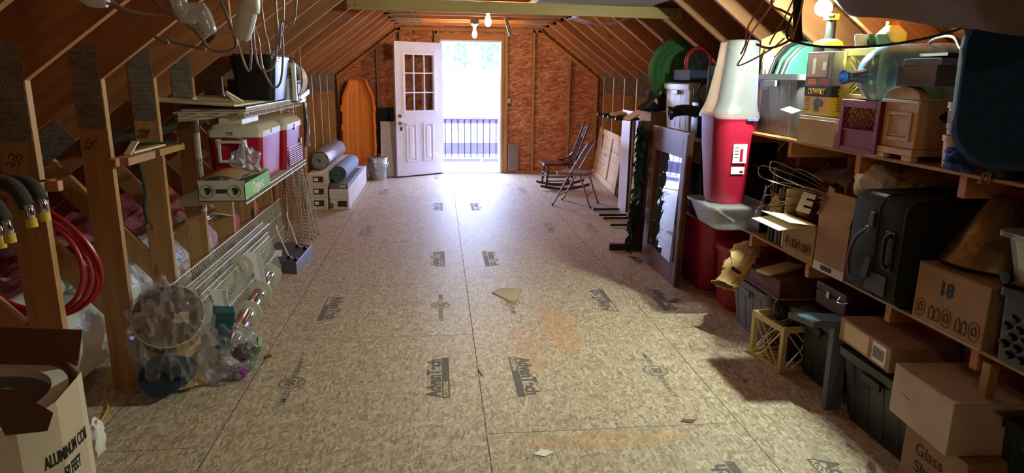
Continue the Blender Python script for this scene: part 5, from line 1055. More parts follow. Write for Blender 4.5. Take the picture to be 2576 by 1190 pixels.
# cream milk crate
def crate(name, label, x0, x1, y0, y1, z0, h, mat, solidlow=0.0, group=None, xpat=True, rz=0.0, handle=True):
    w, d = x1 - x0, y1 - y0; a, b = w / 2, d / 2; t = thing(name, label, 'crate', ((x0 + x1) / 2, (y0 + y1) / 2, z0), group, rz, local=True); T = .014
    for sx in (-1, 1):
        for sy in (-1, 1): MB().box(*sorted((sx * a, sx * (a - .03))), *sorted((sy * b, sy * (b - .03))), 0, h).build('corner_post', mat, t, bev=.003)
    for z0_, z1_ in ((0, .02), (h - .035, h)):
        for s in (-1, 1): MB().box(-a + .0305, a - .0305, *sorted((s * b, s * (b - T))), z0_, z1_).build('rim', mat, t, bev=.002); MB().box(*sorted((s * a, s * (a - T))), -b + .0305, b - .0305, z0_, z1_).build('rim', mat, t, bev=.002)
    m = MB()
    for s in (-1, 1):
        for hw, f in ((a, lambda q, z, s=s: (q, s * (b - T / 2), z)), (b, lambda q, z, s=s: (s * (a - T / 2), q, z))):
            if xpat:
                e = hw - .03
                for p, q in (((-e, .02), (-e * .2, h * .45)), ((-e * .2, h * .45), (-e, h - .035)), ((e, .02), (e * .2, h * .45)), ((e * .2, h * .45), (e, h - .035)), ((-e * .2, h * .45), (0, h * .62)), ((e * .2, h * .45), (0, h * .62)), ((-e * .2, h * .45), (0, h * .28)), ((e * .2, h * .45), (0, h * .28)), ((-e * .55, .02), (0, h * .28)), ((e * .55, .02), (0, h * .28)), ((-e * .55, h - .035), (0, h * .62)), ((e * .55, h - .035), (0, h * .62))):
                    m.tube([f(*p), f(*q)], .005, 5)
            else:
                lo = h * solidlow
                if lo: 
                    P = [f(-hw + .03, .02), f(hw - .03, .02), f(hw - .03, lo), f(-hw + .03, lo)]; m.add(P, [(0, 1, 2, 3)]); m.tube([f(-hw + .03, lo), f(hw - .03, lo)], .006, 5)
                n = 8; H = h - .035 - lo; W_ = 2 * (hw - .03); st_ = W_ / n
                for i in range(-n, n + 1):
                    for sg in (1, -1):
                        p0 = (-hw + .03 + i * st_, lo); p1 = (p0[0] + H * .75, lo + H)
                        x0_, z0_, x1_, z1_ = p0[0], p0[1], p1[0], p1[1]; L0, L1 = -hw + .03, hw - .03
                        if x1_ <= L0 or x0_ >= L1: continue
                        if x0_ < L0: z0_ += (L0 - x0_) / .75; x0_ = L0
                        if x1_ > L1: z1_ -= (x1_ - L1) / .75; x1_ = L1
                        m.tube([f(sg * x0_, z0_), f(sg * x1_, z1_)], .0032, 4)
    m.build('lattice', mat, t)
    m = MB()
    for i in range(7): m.box(-a + .03, a - .03, -b + .03 + i * (d - .06) / 6.5, -b + .03 + i * (d - .06) / 6.5 + .01, 0, .008)
    m.box(-a + .03, -a + .045, -b + .03, b - .03, 0, .007); m.box(a - .045, a - .03, -b + .03, b - .03, 0, .007); m.build('floor_grid', mat, t); return t
crate('milk_crate', 'pale yellow milk crate on the floor holding a wrapped bottle', 1.665, 1.955, 3.31, 3.62, .001, .27, 'crate_cream', rz=rad(7))
wb_ = thing('wrapped_bottle', 'dark striped wrapped bottle leaning in the floor milk crate', 'bottle', (1.8, 3.46, .02)); ax = Vector((-.32, .10, .8)).normalized()
MB().lathe([(0, 0), (.055, .01), (.06, .05), (.062, .22), (.05, .30), (.02, .36), (0, .37)], (1.865, 3.44, .03), ax, 24).build('bottle_body', 'black_plastic', wb_, smooth=True)
for z, w, mt in ((.19, .01, 'ring_red'), (.21, .006, 'lid_grey_green'), (.235, .02, 'grey_plastic'), (.26, .004, 'paper_white')): MB().lathe([(.0632 - max(0, z - .22) * .15, z), (.0632 - max(0, z - .22) * .15, z + w)], (1.865, 3.44, .03), ax, 24).build('stripe', mt, wb_, smooth=True)
tag(MB().tube(smoothpath([(1.78, 3.40, .03), (1.80, 3.42, .1), (1.86, 3.47, .16), (1.88, 3.52, .22)]), .022, 10).build('dark_hose', 'black_plastic', smooth=True), 'dark hose piece in the bottom of the floor milk crate', 'hose')
# L-shaped bench leg
bn2 = thing('grey_bench', 'grey L-shaped bench end with a painted pale blue reflection on top, beside the dark tote', 'bench', (1.75, 2.95, 0))
MB().hexa([(1.60, 3.13, .398), (1.655, 2.98, .398), (2.0, 2.905, .398), (1.95, 3.05, .398), (1.60, 3.13, .432), (1.655, 2.98, .432), (2.0, 2.905, .432), (1.95, 3.05, .432)]).build('seat_board', 'bench_grey', bn2, bev=.003)
MB().hexa([(1.61, 3.125, .4325), (1.665, 2.985, .4325), (1.85, 2.945, .4325), (1.81, 3.075, .4325), (1.61, 3.125, .435), (1.665, 2.985, .435), (1.85, 2.945, .435), (1.81, 3.075, .435)]).build('painted_reflection', 'bench_reflection_blue', bn2)  # pale blue colour paints the doorway's reflection onto the bench top
MB().hexa([(1.705, 2.87, 0), (1.79, 2.87, 0), (1.79, 2.91, 0), (1.705, 2.91, 0), (1.765, 2.97, .397), (1.84, 2.95, .397), (1.84, 2.99, .397), (1.765, 3.01, .397)]).build('end_leg', 'bench_grey', bn2, bev=.003)
# black tote with cartons
tote('black_tote', 'large black tote with a ribbed side below the address-label carton', 1.73, 2.14, 2.32, 2.86, .001, .375, 'black_plastic', r=.04, taper=.05)
c1 = carton('carton', 'brown carton with shipping labels tilted on the black tote', 1.715, 2.02, 2.46, 2.86, .388, .50, 'cardboard', rz=rad(-3), tape=False)
for y, w, mt in ((.06, .20, 'tape'), (-.12, .10, 'paper_white')): MB().box(-.1535, -.1527, y - w / 2, y + w / 2, .012, .10).build('shipping_label', mt, c1)
for i in range(9): MB().box(-.1542, -.1536, -.155 + i * .009, -.151 + i * .009, .03, .08).build('bar_code', 'ink', c1)
c2 = carton('carton', 'tan carton with a blank pale face on the Glass Shakers box', 1.66, 1.98, 2.02, 2.38, .262, .475, 'cardboard_pale', rz=rad(-4), tape=False)
MB().bar((-.1605, .11, .11), (-.1605, .06, .105), .0015, .0015).build('pencil_mark', 'ink', c2)
c3 = carton('carton', 'brown box with handwriting Glass Shakers at the bottom of the pile', 1.70, 2.0, 1.98, 2.31, .001, .258, 'cardboard', tape=False)
text('Glass', .07, (-.1508, .02, .172), (0, -1, 0), (0, 0, 1), 'ink', c3, 'handwriting'); text('Shakers', .07, (-.1508, -.02, .098), (0, -1, 0), (0, 0, 1), 'ink', c3, 'handwriting')
tote('green_tote', 'dark green tote with a glass sheet and board on top, near right corner', 1.84, 2.24, 1.62, 2.06, .001, .42, 'green_tub', r=.04, lid=False, taper=.04)
gg = thing('glass_sheet', 'thin glass sheet lying on the board over the green tote', 'glass', (2.0, 1.9, .44)); MB().box(1.80, 2.22, 1.62, 2.12, .4455, .449).build('sheet', 'pane_glass', gg)
tag(MB().box(1.86, 2.24, 1.60, 2.05, .4205, .445).build('orange_board', 'box_wood', bev=.002), 'reddish brown board lying across the green tote', 'board')
tag(MB().obox((1.80, 2.02, .15), (.01, .05, .12), (0, 8, 0)).build('plastic_bracket', 'cooler_white', bev=.002), 'small cream plastic piece by the Glass Shakers box', 'bracket')
tag(MB().box(1.93, 1.96, 1.50, 1.6, .001, .40).build('brown_board_edge', 'cardboard', bev=.002), 'brown board edge at the bottom right corner', 'board')

# ------------------------------------------------------------------ lower deck contents
for i, (y, x, h, lb) in enumerate(((3.93, 1.80, .29, 'nearest short black slab leaning at the far end of the lower deck'), (3.84, 1.86, .40, 'taller black slab just behind the short one on the lower deck'))):
    tag(MB().hexa([(x, y, ZL + .001), (x + .28, y, ZL + .001), (x + .28, y + .03, ZL + .001), (x, y + .03, ZL + .001), (x + .06, y + .06, ZL + h), (x + .28, y + .06, ZL + h), (x + .28, y + .09, ZL + h), (x + .06, y + .06 + .03, ZL + h)]).build('black_slab', 'black_plastic', bev=.003), lb, 'board', 'black slabs on the lower deck')
BK = [(3.76, .022, .44, 'leather_brown', 'tall brown-edged picture frame in the row of frames'), (3.72, .02, .40, 'black_plastic', 'tall black picture frame in the row of frames'), (3.675, .026, .33, 'grey_box', 'silver-grey frame in the middle of the row'), (3.63, .02, .36, 'dark_wood', 'dark wooden frame in the row of frames'), (3.59, .016, .34, 'paper_cream', 'thin cream-gold frame in the row of frames'), (3.55, .03, .33, 'steel', 'shiny metallic frame nearest the open carton')]
for y, w, h, mt, lb in BK: tag(MB().box(1.77, 2.0, y - w, y, ZL + .001, ZL + h).build('picture_frame', mt, bev=.002), lb, 'frame', 'frames standing on the lower deck')
tag(blob((1.755, 3.66, .86), (.035, .035, .09), .35, 5, 12, 3).build('tan_tassel', 'bag_paper', smooth=True), 'tan crumpled paper hanging in front of the picture frames', 'paper')
def house_print(t, ox, oz, L, face, sc=1.0):
    """row of small round and house shapes printed on a carton face; face(q, z) -> local point"""
    m = MB()
    for i in range(5):
        q = ox + (i - 2) * L
        if i % 2 == 0: m.tube([face(q + .022 * sc * math.cos(a), oz + .032 * sc * math.sin(a)) for a in [2 * PI * k / 18 for k in range(18)]], .0012, 4, closed=True); m.tube([face(q - .008 * sc, oz - .012 * sc), face(q - .01 * sc, oz + .004 * sc), face(q, oz + .018 * sc), face(q + .01 * sc, oz + .004 * sc), face(q + .008 * sc, oz - .012 * sc), face(q - .008 * sc, oz - .012 * sc)], .0022, 4)
        else:
            for dx in (-.018, .008): m.tube([face(q + dx * sc, oz - .025 * sc), face(q + dx * sc, oz + .008 * sc), face(q + (dx + .01) * sc, oz + .022 * sc), face(q + (dx + .02) * sc, oz + .008 * sc), face(q + (dx + .02) * sc, oz - .025 * sc), face(q + dx * sc, oz - .025 * sc)], .0018, 4)
    return m.build('printed_pictures', 'ink', t)
c4 = carton('carton', 'open printed carton with wooden letters and a pale flap folded out', 1.735, 2.05, 3.19, 3.50, ZL + .001, .875, 'cardboard', flaps=(82, None, None, -8), th=.004)
house_print(c4, .0, .07, .055, lambda q, z: (-.159, -q, z))
for o in [x for x in bpy.data.objects if x.parent == c4 and x.name.startswith('flap')][:1]:
    o.data.materials.clear(); o.data.materials.append(MT['paper_cream'])
MB().prism([(-.158, -.155, .21), (-.158, .155, .21), (-.36, .155, .185), (-.36, -.155, .185)], (0, 0, .004)).build('flap', 'paper_cream', c4)
def letter(ch, loc, rt, up, lb, sz=.15):
    t = thing('wooden_letter', lb, 'letter', loc, 'wooden letters in the open carton')
    o = text(ch, sz, loc, rt, up, 'paper_white', t, 'letter_body', .009, .026); o.data.materials.append(MT['cardboard_dark']); n = Vector(rt).normalized().cross(Vector(up).normalized()).normalized()
    for p in o.data.polygons:
        if abs(p.normal.dot(n)) < .6: p.material_index = 1
    return t
letter('E', (1.79, 3.40, .94), (.55, -.8, -.12), (.45, .35, .75), 'nearest chunky letter, pale topped, sticking up out of the open carton')
letter('A', (1.90, 3.34, .92), (.6, -.75, -.1), (.5, .5, .7), 'second chunky wooden letter leaning on the nearest one')
letter('U', (1.85, 3.22, .985), (.5, -.7, -.45), (.3, .6, .7), 'rearmost chunky wooden letter beside the brown open carton')
blob((1.88, 3.34, .76), (.12, .12, .1), .3, 4, 9, 3, ZL + .01).build('dark_stuffing', 'black_matte', c4, smooth=True)
wf = thing('wire_sculpture', 'springy wire loop sculpture fanning out over the open carton', 'ornament', (2.03, 3.50, .98)); hub = Vector((1.97, 3.37, .985))
for i in range(9):
    a = 150 + i * 26; L = .40 + .05 * math.sin(i * 2.1); d_ = Vector((-math.cos(rad(i * 13 - 30)) * .75, .62 * math.sin(rad(30 + i * 9)), .30 * math.cos(rad(i * 38)))).normalized(); sd_ = d_.cross(Vector((0, 0, 1))).normalized() * .6 + Vector((0, 0, .6))
    MB().tube(smoothpath([hub, hub + d_ * L * .5 + sd_ * .05, hub + d_ * L * .95 + sd_ * .05, hub + d_ * L * 1.03, hub + d_ * L * .95 - sd_ * .05, hub + d_ * L * .5 - sd_ * .04, hub], 7), .0032, 5).build('wire_petal', 'chrome', wf, smooth=True)
tag(MB().grid(lambda u, v: (1.95 + .30 * u, 3.30 + .40 * v, 1.02 + .13 * math.sin(3.0 * u + .3) * (1 - .3 * v) + .02 * noise.noise(Vector((u * 6, v * 6, 0)))), 16, 16).build('mesh_cloth', 'brown_tarp', smooth=True, sol=.003), 'dull brown mesh cloth heaped behind the wire sculpture', 'cloth')
c5 = carton('carton', 'tall open brown carton between the letters carton and the suitcase', 1.72, 2.02, 2.90, 3.15, ZL + .001, .93, 'cardboard', flaps=(-14, None, None, -5), th=.005, rz=rad(2))
MB().box(-.1512, -.1504, -.125, .125, .0, .045).build('white_tape', 'cardboard_white', c5); MB().box(-.1522, -.1513, -.03, .06, .012, .035).build('bar_code', 'ink', c5)
wbg = thing('white_bag', 'shiny white plastic bag of things on top of the suitcase end', 'bag', (2.0, 3.05, 1.0))
blob((1.90, 3.0, 1.13), (.10, .09, .10), .22, 4, 15, 4).build('bag_body', 'bag_white', wbg, smooth=True); blob((2.12, 2.95, 1.15), (.16, .12, .06), .25, 4, 16, 4).build('bag_tail', 'bag_paper', wbg, smooth=True); MB().grid(lambda u, v: (1.99 + .03 * u + .02 * v, 2.98 + .02 * v, 1.20 + .06 * v + .02 * u), 4, 6).build('tied_ear', 'bag_white', wbg, sol=.002, smooth=True)
# suitcase
su = thing('suitcase', 'large black fabric suitcase standing on the lower deck', 'suitcase', (1.98, 2.68, ZL))
def sr(y, g, r=.06): # ring in XZ plane
    x0, x1, z0, z1 = 1.705 + g, 2.32 - g, ZL + .002 + g, 1.13 - g; return [(p[0], y, p[1]) for p in [(a, b) for a, b, _ in rr(x0, x1, z0, z1, 0, r, 6)]]
MB().loft([sr(2.49, .03), sr(2.50, .008), sr(2.525, 0), sr(2.66, 0), sr(2.665, .004), sr(2.675, .004), sr(2.68, 0), sr(2.84, 0), sr(2.865, .01), sr(2.875, .03)]).build('case_shell', 'black_fabric', su, smooth=True)
MB().tube([(p[0], p[1], p[2]) for p in sr(2.67, -.001)], .004, 6, closed=True).build('zip', 'dark_grey_plastic', su)
MB().tube([(p[0], p[1], p[2]) for p in sr(2.505, .0)], .005, 6, closed=True).build('piping', 'black_matte', su)
MB().box(1.694, 1.704, 2.54, 2.60, .82, .99).build('handle_plate', 'black_plastic', su, bev=.006); MB().tube(smoothpath([(1.70, 2.57, .83), (1.678, 2.57, .85), (1.675, 2.57, .91), (1.678, 2.57, .96), (1.70, 2.57, .98)]), .009, 8).build('grab_handle', 'black_plastic', su, smooth=True)
MB().box(1.690, 1.703, 2.685, 2.715, .985, 1.05).build('leather_tab', 'leather_brown', su, bev=.004); MB().tube(arc((1.688, 2.72, .97), .014, 0, 2 * PI, 12, (0, 1, 0)), .002, 5).build('metal_ring', 'steel', su)
MB().tube(smoothpath([(1.688, 2.71, .975), (1.675, 2.76, .93), (1.672, 2.79, .86), (1.675, 2.80, .80), (1.685, 2.80, .74)]), .008, 8).build('leather_strap', 'leather_brown', su, smooth=True)
MB().box(1.697, 1.703, 2.56, 2.70, .70, .79).build('pocket', 'dark_grey_plastic', su, bev=.003); MB().obox((1.688, 2.69, .80), (.004, .04, .10), (12, 0, 0)).build('luggage_tag', 'dark_grey_plastic', su)
tag(MB().tube(smoothpath([(1.70, 2.86, .60), (1.675, 2.84, .585), (1.67, 2.80, .59), (1.69, 2.78, .60)]), .003, 6).build('metal_clip', 'steel', smooth=True), 'small metal clip hanging at the shelf edge below the suitcase', 'clip')
c6 = carton('carton', 'brown carton printed 18 with small pictures, at the front of the shelf', 1.735, 2.02, 2.06, 2.425, ZL + .001, .905, 'cardboard', tape=True)
text('18', .075, (-.1431, .02, .165), (0, -1, 0), (0, 0, 1), 'ink', c6, 'printed_number', .003); house_print(c6, 0, .058, .07, lambda q, z: (-.1435, -q, z), 1.15)
MB().box(-.1445, -.142, -.18, .18, -.0, .006).build('bottom_edge', 'cardboard_pale', c6)
cn = thing('metal_cone', 'tall tapered metal cone with rows of small holes on the carton', 'cone', (1.98, 2.28, .907))
MB().lathe([(.165, 0), (.168, .006), (.045, .275), (.04, .278), (.16, .004), (.165, 0)], (1.925, 2.30, .912), (.10, .0, 1), 40).build('cone_shell', 'cone_metal', cn, smooth=True)
for z in (.045, .065, .13, .15, .22, .24):
    for a in (-100, -170, 150):
        r = .169 - .123 * (z / .275); p = Vector((1.925 + .1 * z + r * math.cos(rad(a)), 2.30 + r * math.sin(rad(a)), .908 + z)); MB().lathe([(0, .0015), (.005, .0015)], p, (math.cos(rad(a)), math.sin(rad(a)), .5), 8).build('hole', 'black_matte', cn)
dc = thing('woven_crate', 'black woven plastic basket on the lower deck at the frame edge', 'basket', (1.95, 1.82, ZL))
MB().loft([rr(1.745, 2.1, 1.55, 2.015, ZL + .001, .03), rr(1.735, 2.11, 1.54, 2.02, .90, .03), rr(1.725, 2.12, 1.53, 2.03, .90, .03), rr(1.725, 2.12, 1.53, 2.03, .93, .03), rr(1.745, 2.10, 1.55, 2.01, .93, .03), rr(1.755, 2.09, 1.56, 2.0, ZL + .01, .02)]).build('basket_body', 'black_plastic', dc, smooth=True)
m = MB()
for r in range(5):
    for c in range(8): m.obox((1.737, 1.60 + c * .05 + (r % 2) * .025, .70 + r * .033), (.014, .028, .016), (25, 0, 0))
m.build('weave_bumps', 'black_plastic', dc, bev=.003)
ck = thing('clear_tote', 'clear plastic storage box with green handle on the black basket', 'bin', (1.95, 1.85, .935))
MB().loft([rr(1.765, 2.10, 1.62, 2.02, .936, .03), rr(1.74, 2.12, 1.58, 2.06, 1.10, .04), rr(1.72, 2.14, 1.56, 2.08, 1.10, .04), rr(1.72, 2.14, 1.56, 2.08, 1.118, .04), rr(1.745, 2.11, 1.585, 2.05, 1.11, .035), rr(1.775, 2.09, 1.63, 2.01, .942, .025)]).build('box_body', 'tub_clear', ck, smooth=True)
MB().tube(smoothpath([(1.735, 1.94, 1.075), (1.715, 1.90, 1.085), (1.71, 1.82, 1.085), (1.715, 1.74, 1.08)]), .016, 10).build('green_handle', 'handle_green', ck, smooth=True); MB().lathe([(0, -.01), (.022, -.008), (.022, .008), (0, .01)], (1.755, 2.03, .955), (1, 0, 0), 14).build('wheel', 'black_plastic', ck, smooth=True)
blob((1.93, 1.84, .98), (.12, .12, .04), .3, 4, 18, 3, .945).build('stored_items', 'bag_white', ck, smooth=True)

# ------------------------------------------------------------------ upper deck contents
gt2 = tote('grey_tote', 'large grey-green tote on the upper deck left of the tool boxes', 1.80, 2.25, 3.62, 4.28, ZU + .001, 1.64, 'grey_plastic', r=.05, lid=False, taper=.03)
MB().box(-.2265, -.2245, .12, .165, .10, .26).build('paper_label', 'cardboard_pale', gt2)
GL = [(.0, 'dark_grey_plastic', 'black curved lid panel at the back of the set in the grey tote'), (.085, 'lid_grey_green', 'first pale green curved lid standing in the grey tote'), (.15, 'grey_plastic', 'grey curved lid between the two green ones'), (.20, 'lid_grey_green', 'second pale green curved lid, nearest the tool boxes')]
for o_, mt, lb in GL:
    t = thing('curved_lid', lb, 'lid', (2.0, 4.1 - o_, 1.50), 'curved lids standing in the grey tote'); y = 4.12 - o_; sc = 1 - .35 * o_
    m = MB(); prof = [(1.84 + .02 * (1 - sc), 1.50), (1.86, 1.64), (1.89, 1.74 * 1), (1.95, 1.81 * 1), (2.03, 1.845), (2.12, 1.85), (2.18, 1.83), (2.18, 1.50)]
    m.prism([(x, y, 1.50 + (z - 1.50) * sc) for x, z in prof], (0, .028, 0)); m.build('lid_shell', mt, t, bev=.006)
tag(blob((1.885, 4.18, 1.66), (.045, .05, .14), .35, 4, 21, 4).build('crumpled_packet', 'paper_cream', smooth=True), 'crumpled cream packet standing at the left of the curved lids', 'packet')
tag(MB().prism([(1.84, 4.24, 1.645), (1.80, 4.42, 1.73), (1.86, 4.46, 1.78), (1.90, 4.28, 1.67)], (0, .0, .006)).build('glossy_photo', 'leaf_green'), 'glossy green and white picture sheet leaning behind the red bin lid', 'picture')
tag(blob((1.90, 4.42, 1.69), (.10, .09, .08), .35, 4, 25, 3).build('plum_cloth', 'label_purple', smooth=True), 'plum coloured cloth bundle behind the grey tote', 'cloth')
tag(MB().prism([(1.90, 4.34, 1.60), (1.90, 4.34, 1.86), (2.22, 4.34, 2.0), (2.22, 4.34, 1.60)], (0, .008, 0)).build('yellow_poster', 'crate_cream'), 'yellow printed card standing behind the curved lids', 'card')
c7 = carton('carton', 'white carton with open flaps on the upper deck below the yellow tool box', 1.74, 2.05, 3.13, 3.48, ZU + .001, 1.425, 'cardboard_white', flaps=(None, None, None, None), th=.005)
MB().prism([(-.156, -.17, .0), (-.156, .17, .0), (-.158, .17, .125), (-.158, -.17, .125)], (-.004, 0, 0)).build('flap', 'cardboard_pale', c7)
tb = thing('tool_box', 'yellow and black DEWALT power tool carton on the white carton', 'box', (1.87, 3.37, 1.43)); X0 = 1.765
MB().box(X0, 2.02, 3.255, 3.505, 1.4305, 1.575).build('carton_body', 'box_yellow', tb, bev=.002); MB().box(X0 - .0006, 2.0206, 3.2544, 3.5056, 1.545, 1.5755).build('black_band', 'black_matte', tb)
MB().box(X0 - .0006, 2.0206, 3.2544, 3.5056, 1.5255, 1.5452).build('black_band', 'black_matte', tb)
text('DEWALT', .04, (X0 - .0012, 3.39, 1.55), (0, -1, 0), (0, 0, 1), 'box_yellow', tb, 'brand_lettering', .001); text('DEWALT', .045, (1.89, 3.2538, 1.55), (1, 0, 0), (0, 0, 1), 'box_yellow', tb, 'brand_lettering', .001)
sdm = MB(); sdm.lathe([(0, 0), (.03, 0)], (X0 - .001, 3.375, 1.49), (-1, 0, 0), 16); sdm.obox((X0 - .0014, 3.345, 1.495), (.001, .05, .03), (20, 0, 0)); sdm.obox((X0 - .0014, 3.375, 1.46), (.001, .04, .02), (0, 0, 0)); sdm.build('printed_sander', 'dark_grey_plastic', tb)
for k in range(6): MB().box(X0 - .0012, X0 - .0004, 3.44, 3.49, 1.515 - k * .012, 1.518 - k * .012).build('printed_line', 'ink', tb); MB().box(1.80, 1.88, 3.2536, 3.2544, 1.515 - k * .012, 1.518 - k * .012).build('printed_line', 'ink', tb)
tag(MB().obox((1.74, 3.585, 1.445), (.055, .12, .003), (8, -18, 0)).build('white_leaflet', 'paper_white'), 'white leaflet sticking out left of the yellow tool box', 'leaflet')
kb = thing('kit_box', 'grey photo-printed box carrying the glowing work light', 'box', (1.88, 3.40, 1.58))
MB().box(1.775, 2.0, 3.285, 3.53, 1.577, 1.752).build('box_body', 'grey_box', kb, bev=.003); MB().box(1.7742, 1.7748, 3.33, 3.52, 1.625, 1.74).build('printed_photo', 'wire_brown', kb); MB().box(1.7742, 1.7748, 3.30, 3.39, 1.585, 1.618).build('printed_patch', 'ring_red', kb); MB().box(1.7742, 1.7748, 3.42, 3.50, 1.585, 1.615).build('printed_patch', 'copper', kb); MB().box(1.7738, 1.7741, 3.34, 3.375, 1.66, 1.70).build('printed_highlight', 'paper_white', kb); MB().box(1.7738, 1.7741, 3.44, 3.47, 1.64, 1.72).build('printed_highlight', 'paper_white', kb)
# cordless work light standing on its battery
wl = thing('work_light', 'yellow and black cordless work light standing on its battery, switched on', 'work light', (1.85, 3.47, 1.753)); bx, by = 1.85, 3.47
MB().loft([rr(bx - .055, bx + .055, by - .045, by + .06, z, .012) for z in (1.753, 1.785)]).build('battery', 'black_plastic', wl, smooth=True)
MB().loft([rr(bx - .06, bx + .06, by - .05, by + .065, 1.786, .015), rr(bx - .055, bx + .055, by - .045, by + .06, 1.805, .015), rr(bx - .03, bx + .03, by - .025, by + .035, 1.82, .012)]).build('base_shell', 'yellow_plastic', wl, smooth=True)
MB().lathe([(.028, .0), (.025, .03), (.023, .09), (.025, .105), (0, .105)], (bx, by, 1.815), (0, 0, 1), 20).build('grip', 'black_plastic', wl, smooth=True)
MB().loft([rr(bx - .032, bx + .03, by - .028, by + .028, 1.915, .01), rr(bx - .036, bx + .03, by - .03, by + .03, 1.945, .01)]).build('neck', 'yellow_plastic', wl, smooth=True); MB().cyl((bx - .036, by - .035, 1.93), (bx - .02, by - .055, 1.93), .012, n=12).build('pivot_knob', 'chrome', wl, smooth=True)
hd_ = Vector((-.80, -.42, -.62)).normalized(); hc = Vector((bx - .045, by + .0, 1.985))
MB().lathe([(0, -.05), (.034, -.05), (.04, -.02), (.043, .02), (.040, .022), (.030, -.005), (0, -.005)], hc, hd_, 28).build('lamp_head', 'black_plastic', wl, smooth=True)
MB().lathe([(0, .062), (.02, .057), (.035, .042), (.042, .022), (.043, .006)], hc, hd_, 28).build('led_lens', 'led_glow', wl)
MT['led_glow'].node_tree.nodes['Principled BSDF'].inputs['Emission Strength'].default_value = LED_W * 110
# cream crate with bottle and books
crate('milk_crate', 'pale yellow milk crate on the upper pile beside the water jug', 1.80, 2.10, 2.93, 3.24, 1.5255, .235, 'crate_yellow')
crate('milk_crate', 'dark red milk crate on the upper deck under the water jug', 1.73, 2.03, 2.80, 3.10, ZU + .001, .238, 'crate_red', solidlow=.42, xpat=False)
bt = thing('yellow_bottle', 'pale yellow plastic jug with orange lid in the cream crate', 'bottle', (1.96, 3.10, 1.54))
MB().loft([rr(1.90, 2.0, 3.06, 3.17, 1.55, .02), rr(1.90, 2.0, 3.06, 3.17, 1.83, .02), rr(1.925, 1.975, 3.09, 3.14, 1.87, .02)]).build('bottle_body', 'bottle_yellow', bt, smooth=True); MB().cyl((1.95, 3.115, 1.868), (1.95, 3.115, 1.885), .03, n=18).build('screw_cap', 'orange_cap', bt, smooth=True); MB().box(1.8985, 1.8998, 3.08, 3.12, 1.80, 1.84).build('bottle_label', 'ink', bt)
for i, (x, y, an, mt, lb) in enumerate(((1.83, 3.16, 14, 'paper_white', 'white book leaning at the front of the cream crate'), (1.86, 3.10, 20, 'mat_green', 'dark green book in the cream crate'), (1.87, 3.04, 24, 'lid_grey_green', 'pale green notebook in the cream crate'))):
    tag(MB().obox((x + .06, y, 1.72), (.16, .02, .22), (-an, 0, 8)).build('book', mt, bev=.002), lb, 'book', 'books in the cream crate')
# water jug lying on its side
jg = thing('water_jug', 'big blue translucent water cooler jug lying on its side', 'jug', (1.85, 3.0, 1.53)); ja = Vector((1.0, .10, .045)).normalized(); j0 = Vector((1.575, 2.86, 1.625))
MB().lathe([(.0, .02), (.024, .02), (.03, .0), (.031, .012), (.027, .02), (.028, .08), (.034, .10)], j0, ja, 28).build('neck', 'jug_neck', jg, smooth=True)
MB().lathe([(.034, .10), (.06, .115), (.105, .15), (.130, .20), (.134, .24), (.13, .27), (.134, .30), (.134, .40), (.128, .415), (.134, .43), (.134, .52), (.125, .55), (.09, .56), (0, .55)], j0, ja, 40).build('jug_body', 'jug_blue', jg, smooth=True)
# antique wooden box with arched end
ub = thing('arched_box', 'pale antiqued wooden box with arched end panel on the upper deck', 'box', (1.95, 2.62, ZU)); x0, x1, y0, y1 = 1.75, 2.20, 2.585, 2.80
MB().box(x0, x1, y0, y1, ZU + .05, 1.535).build('box_body', 'antique_wood', ub, bev=.004)
m = MB(); m.box(x0 - .012, x1 + .01, y0 - .012, y1 + .012, ZU + .022, ZU + .05); m.box(x0 - .012, x0 + .02, y0 - .012, y0 + .05, ZU + .001, ZU + .022); m.box(x0 - .012, x0 + .02, y1 - .05, y1 + .012, ZU + .001, ZU + .022); m.box(x1 - .02, x1, y0, y0 + .05, ZU + .001, ZU + .022); m.box(x1 - .02, x1, y1 - .05, y1, ZU + .001, ZU + .022); m.build('plinth', 'antique_wood', ub, bev=.004)
ya, yb = y0 - .004, y1 + .004; ym = (ya + yb) / 2; m = MB(); m.prism([(x0 - .006, ya, 1.536), (x0 - .006, yb, 1.536)] + [(x0 - .006, ym + (yb - ya) / 2 * math.cos(PI * i / 12), 1.545 + .045 * math.sin(PI * i / 12)) for i in range(13)], (.045, 0, 0)); m.build('arched_crest', 'antique_wood', ub, bev=.003)
MB().box(x0 - .014, x0 - .0001, ya - .006, yb + .006, 1.522, 1.535).build('white_moulding', 'paper_white', ub, bev=.003)
m = MB()
for a_, b_, o in ((.03, .045, .007), (.05, .058, .004)):
    for q in ((y0 + a_, y0 + b_, ZU + .05 + a_, 1.515 - a_), (y1 - b_, y1 - a_, ZU + .05 + a_, 1.515 - a_), (y0 + b_ + .0005, y1 - b_ - .0005, ZU + .05 + a_, ZU + .05 + b_), (y0 + b_ + .0005, y1 - b_ - .0005, 1.515 - b_, 1.515 - a_)): m.box(x0 - o, x0, *q)
m.build('panel_moulding', 'antique_wood', ub, bev=.002); m = MB(); m.prism([(1.90 + .05 * math.cos(a) * (1 + .15 * math.cos(4 * a)), y0 - .004, 1.47 + .032 * math.sin(a) * (1 + .15 * math.cos(4 * a))) for a in [2 * PI * i / 24 for i in range(24)]], (0, .005, 0)); m.build('keyhole_plate', 'black_matte', ub)
tag(MB().box(1.735, 2.15, 2.50, 2.73, 1.5925, 1.675).build('grey_box', 'grey_box', bev=.002), 'plain grey lidded box on top of the arched wooden box', 'box')
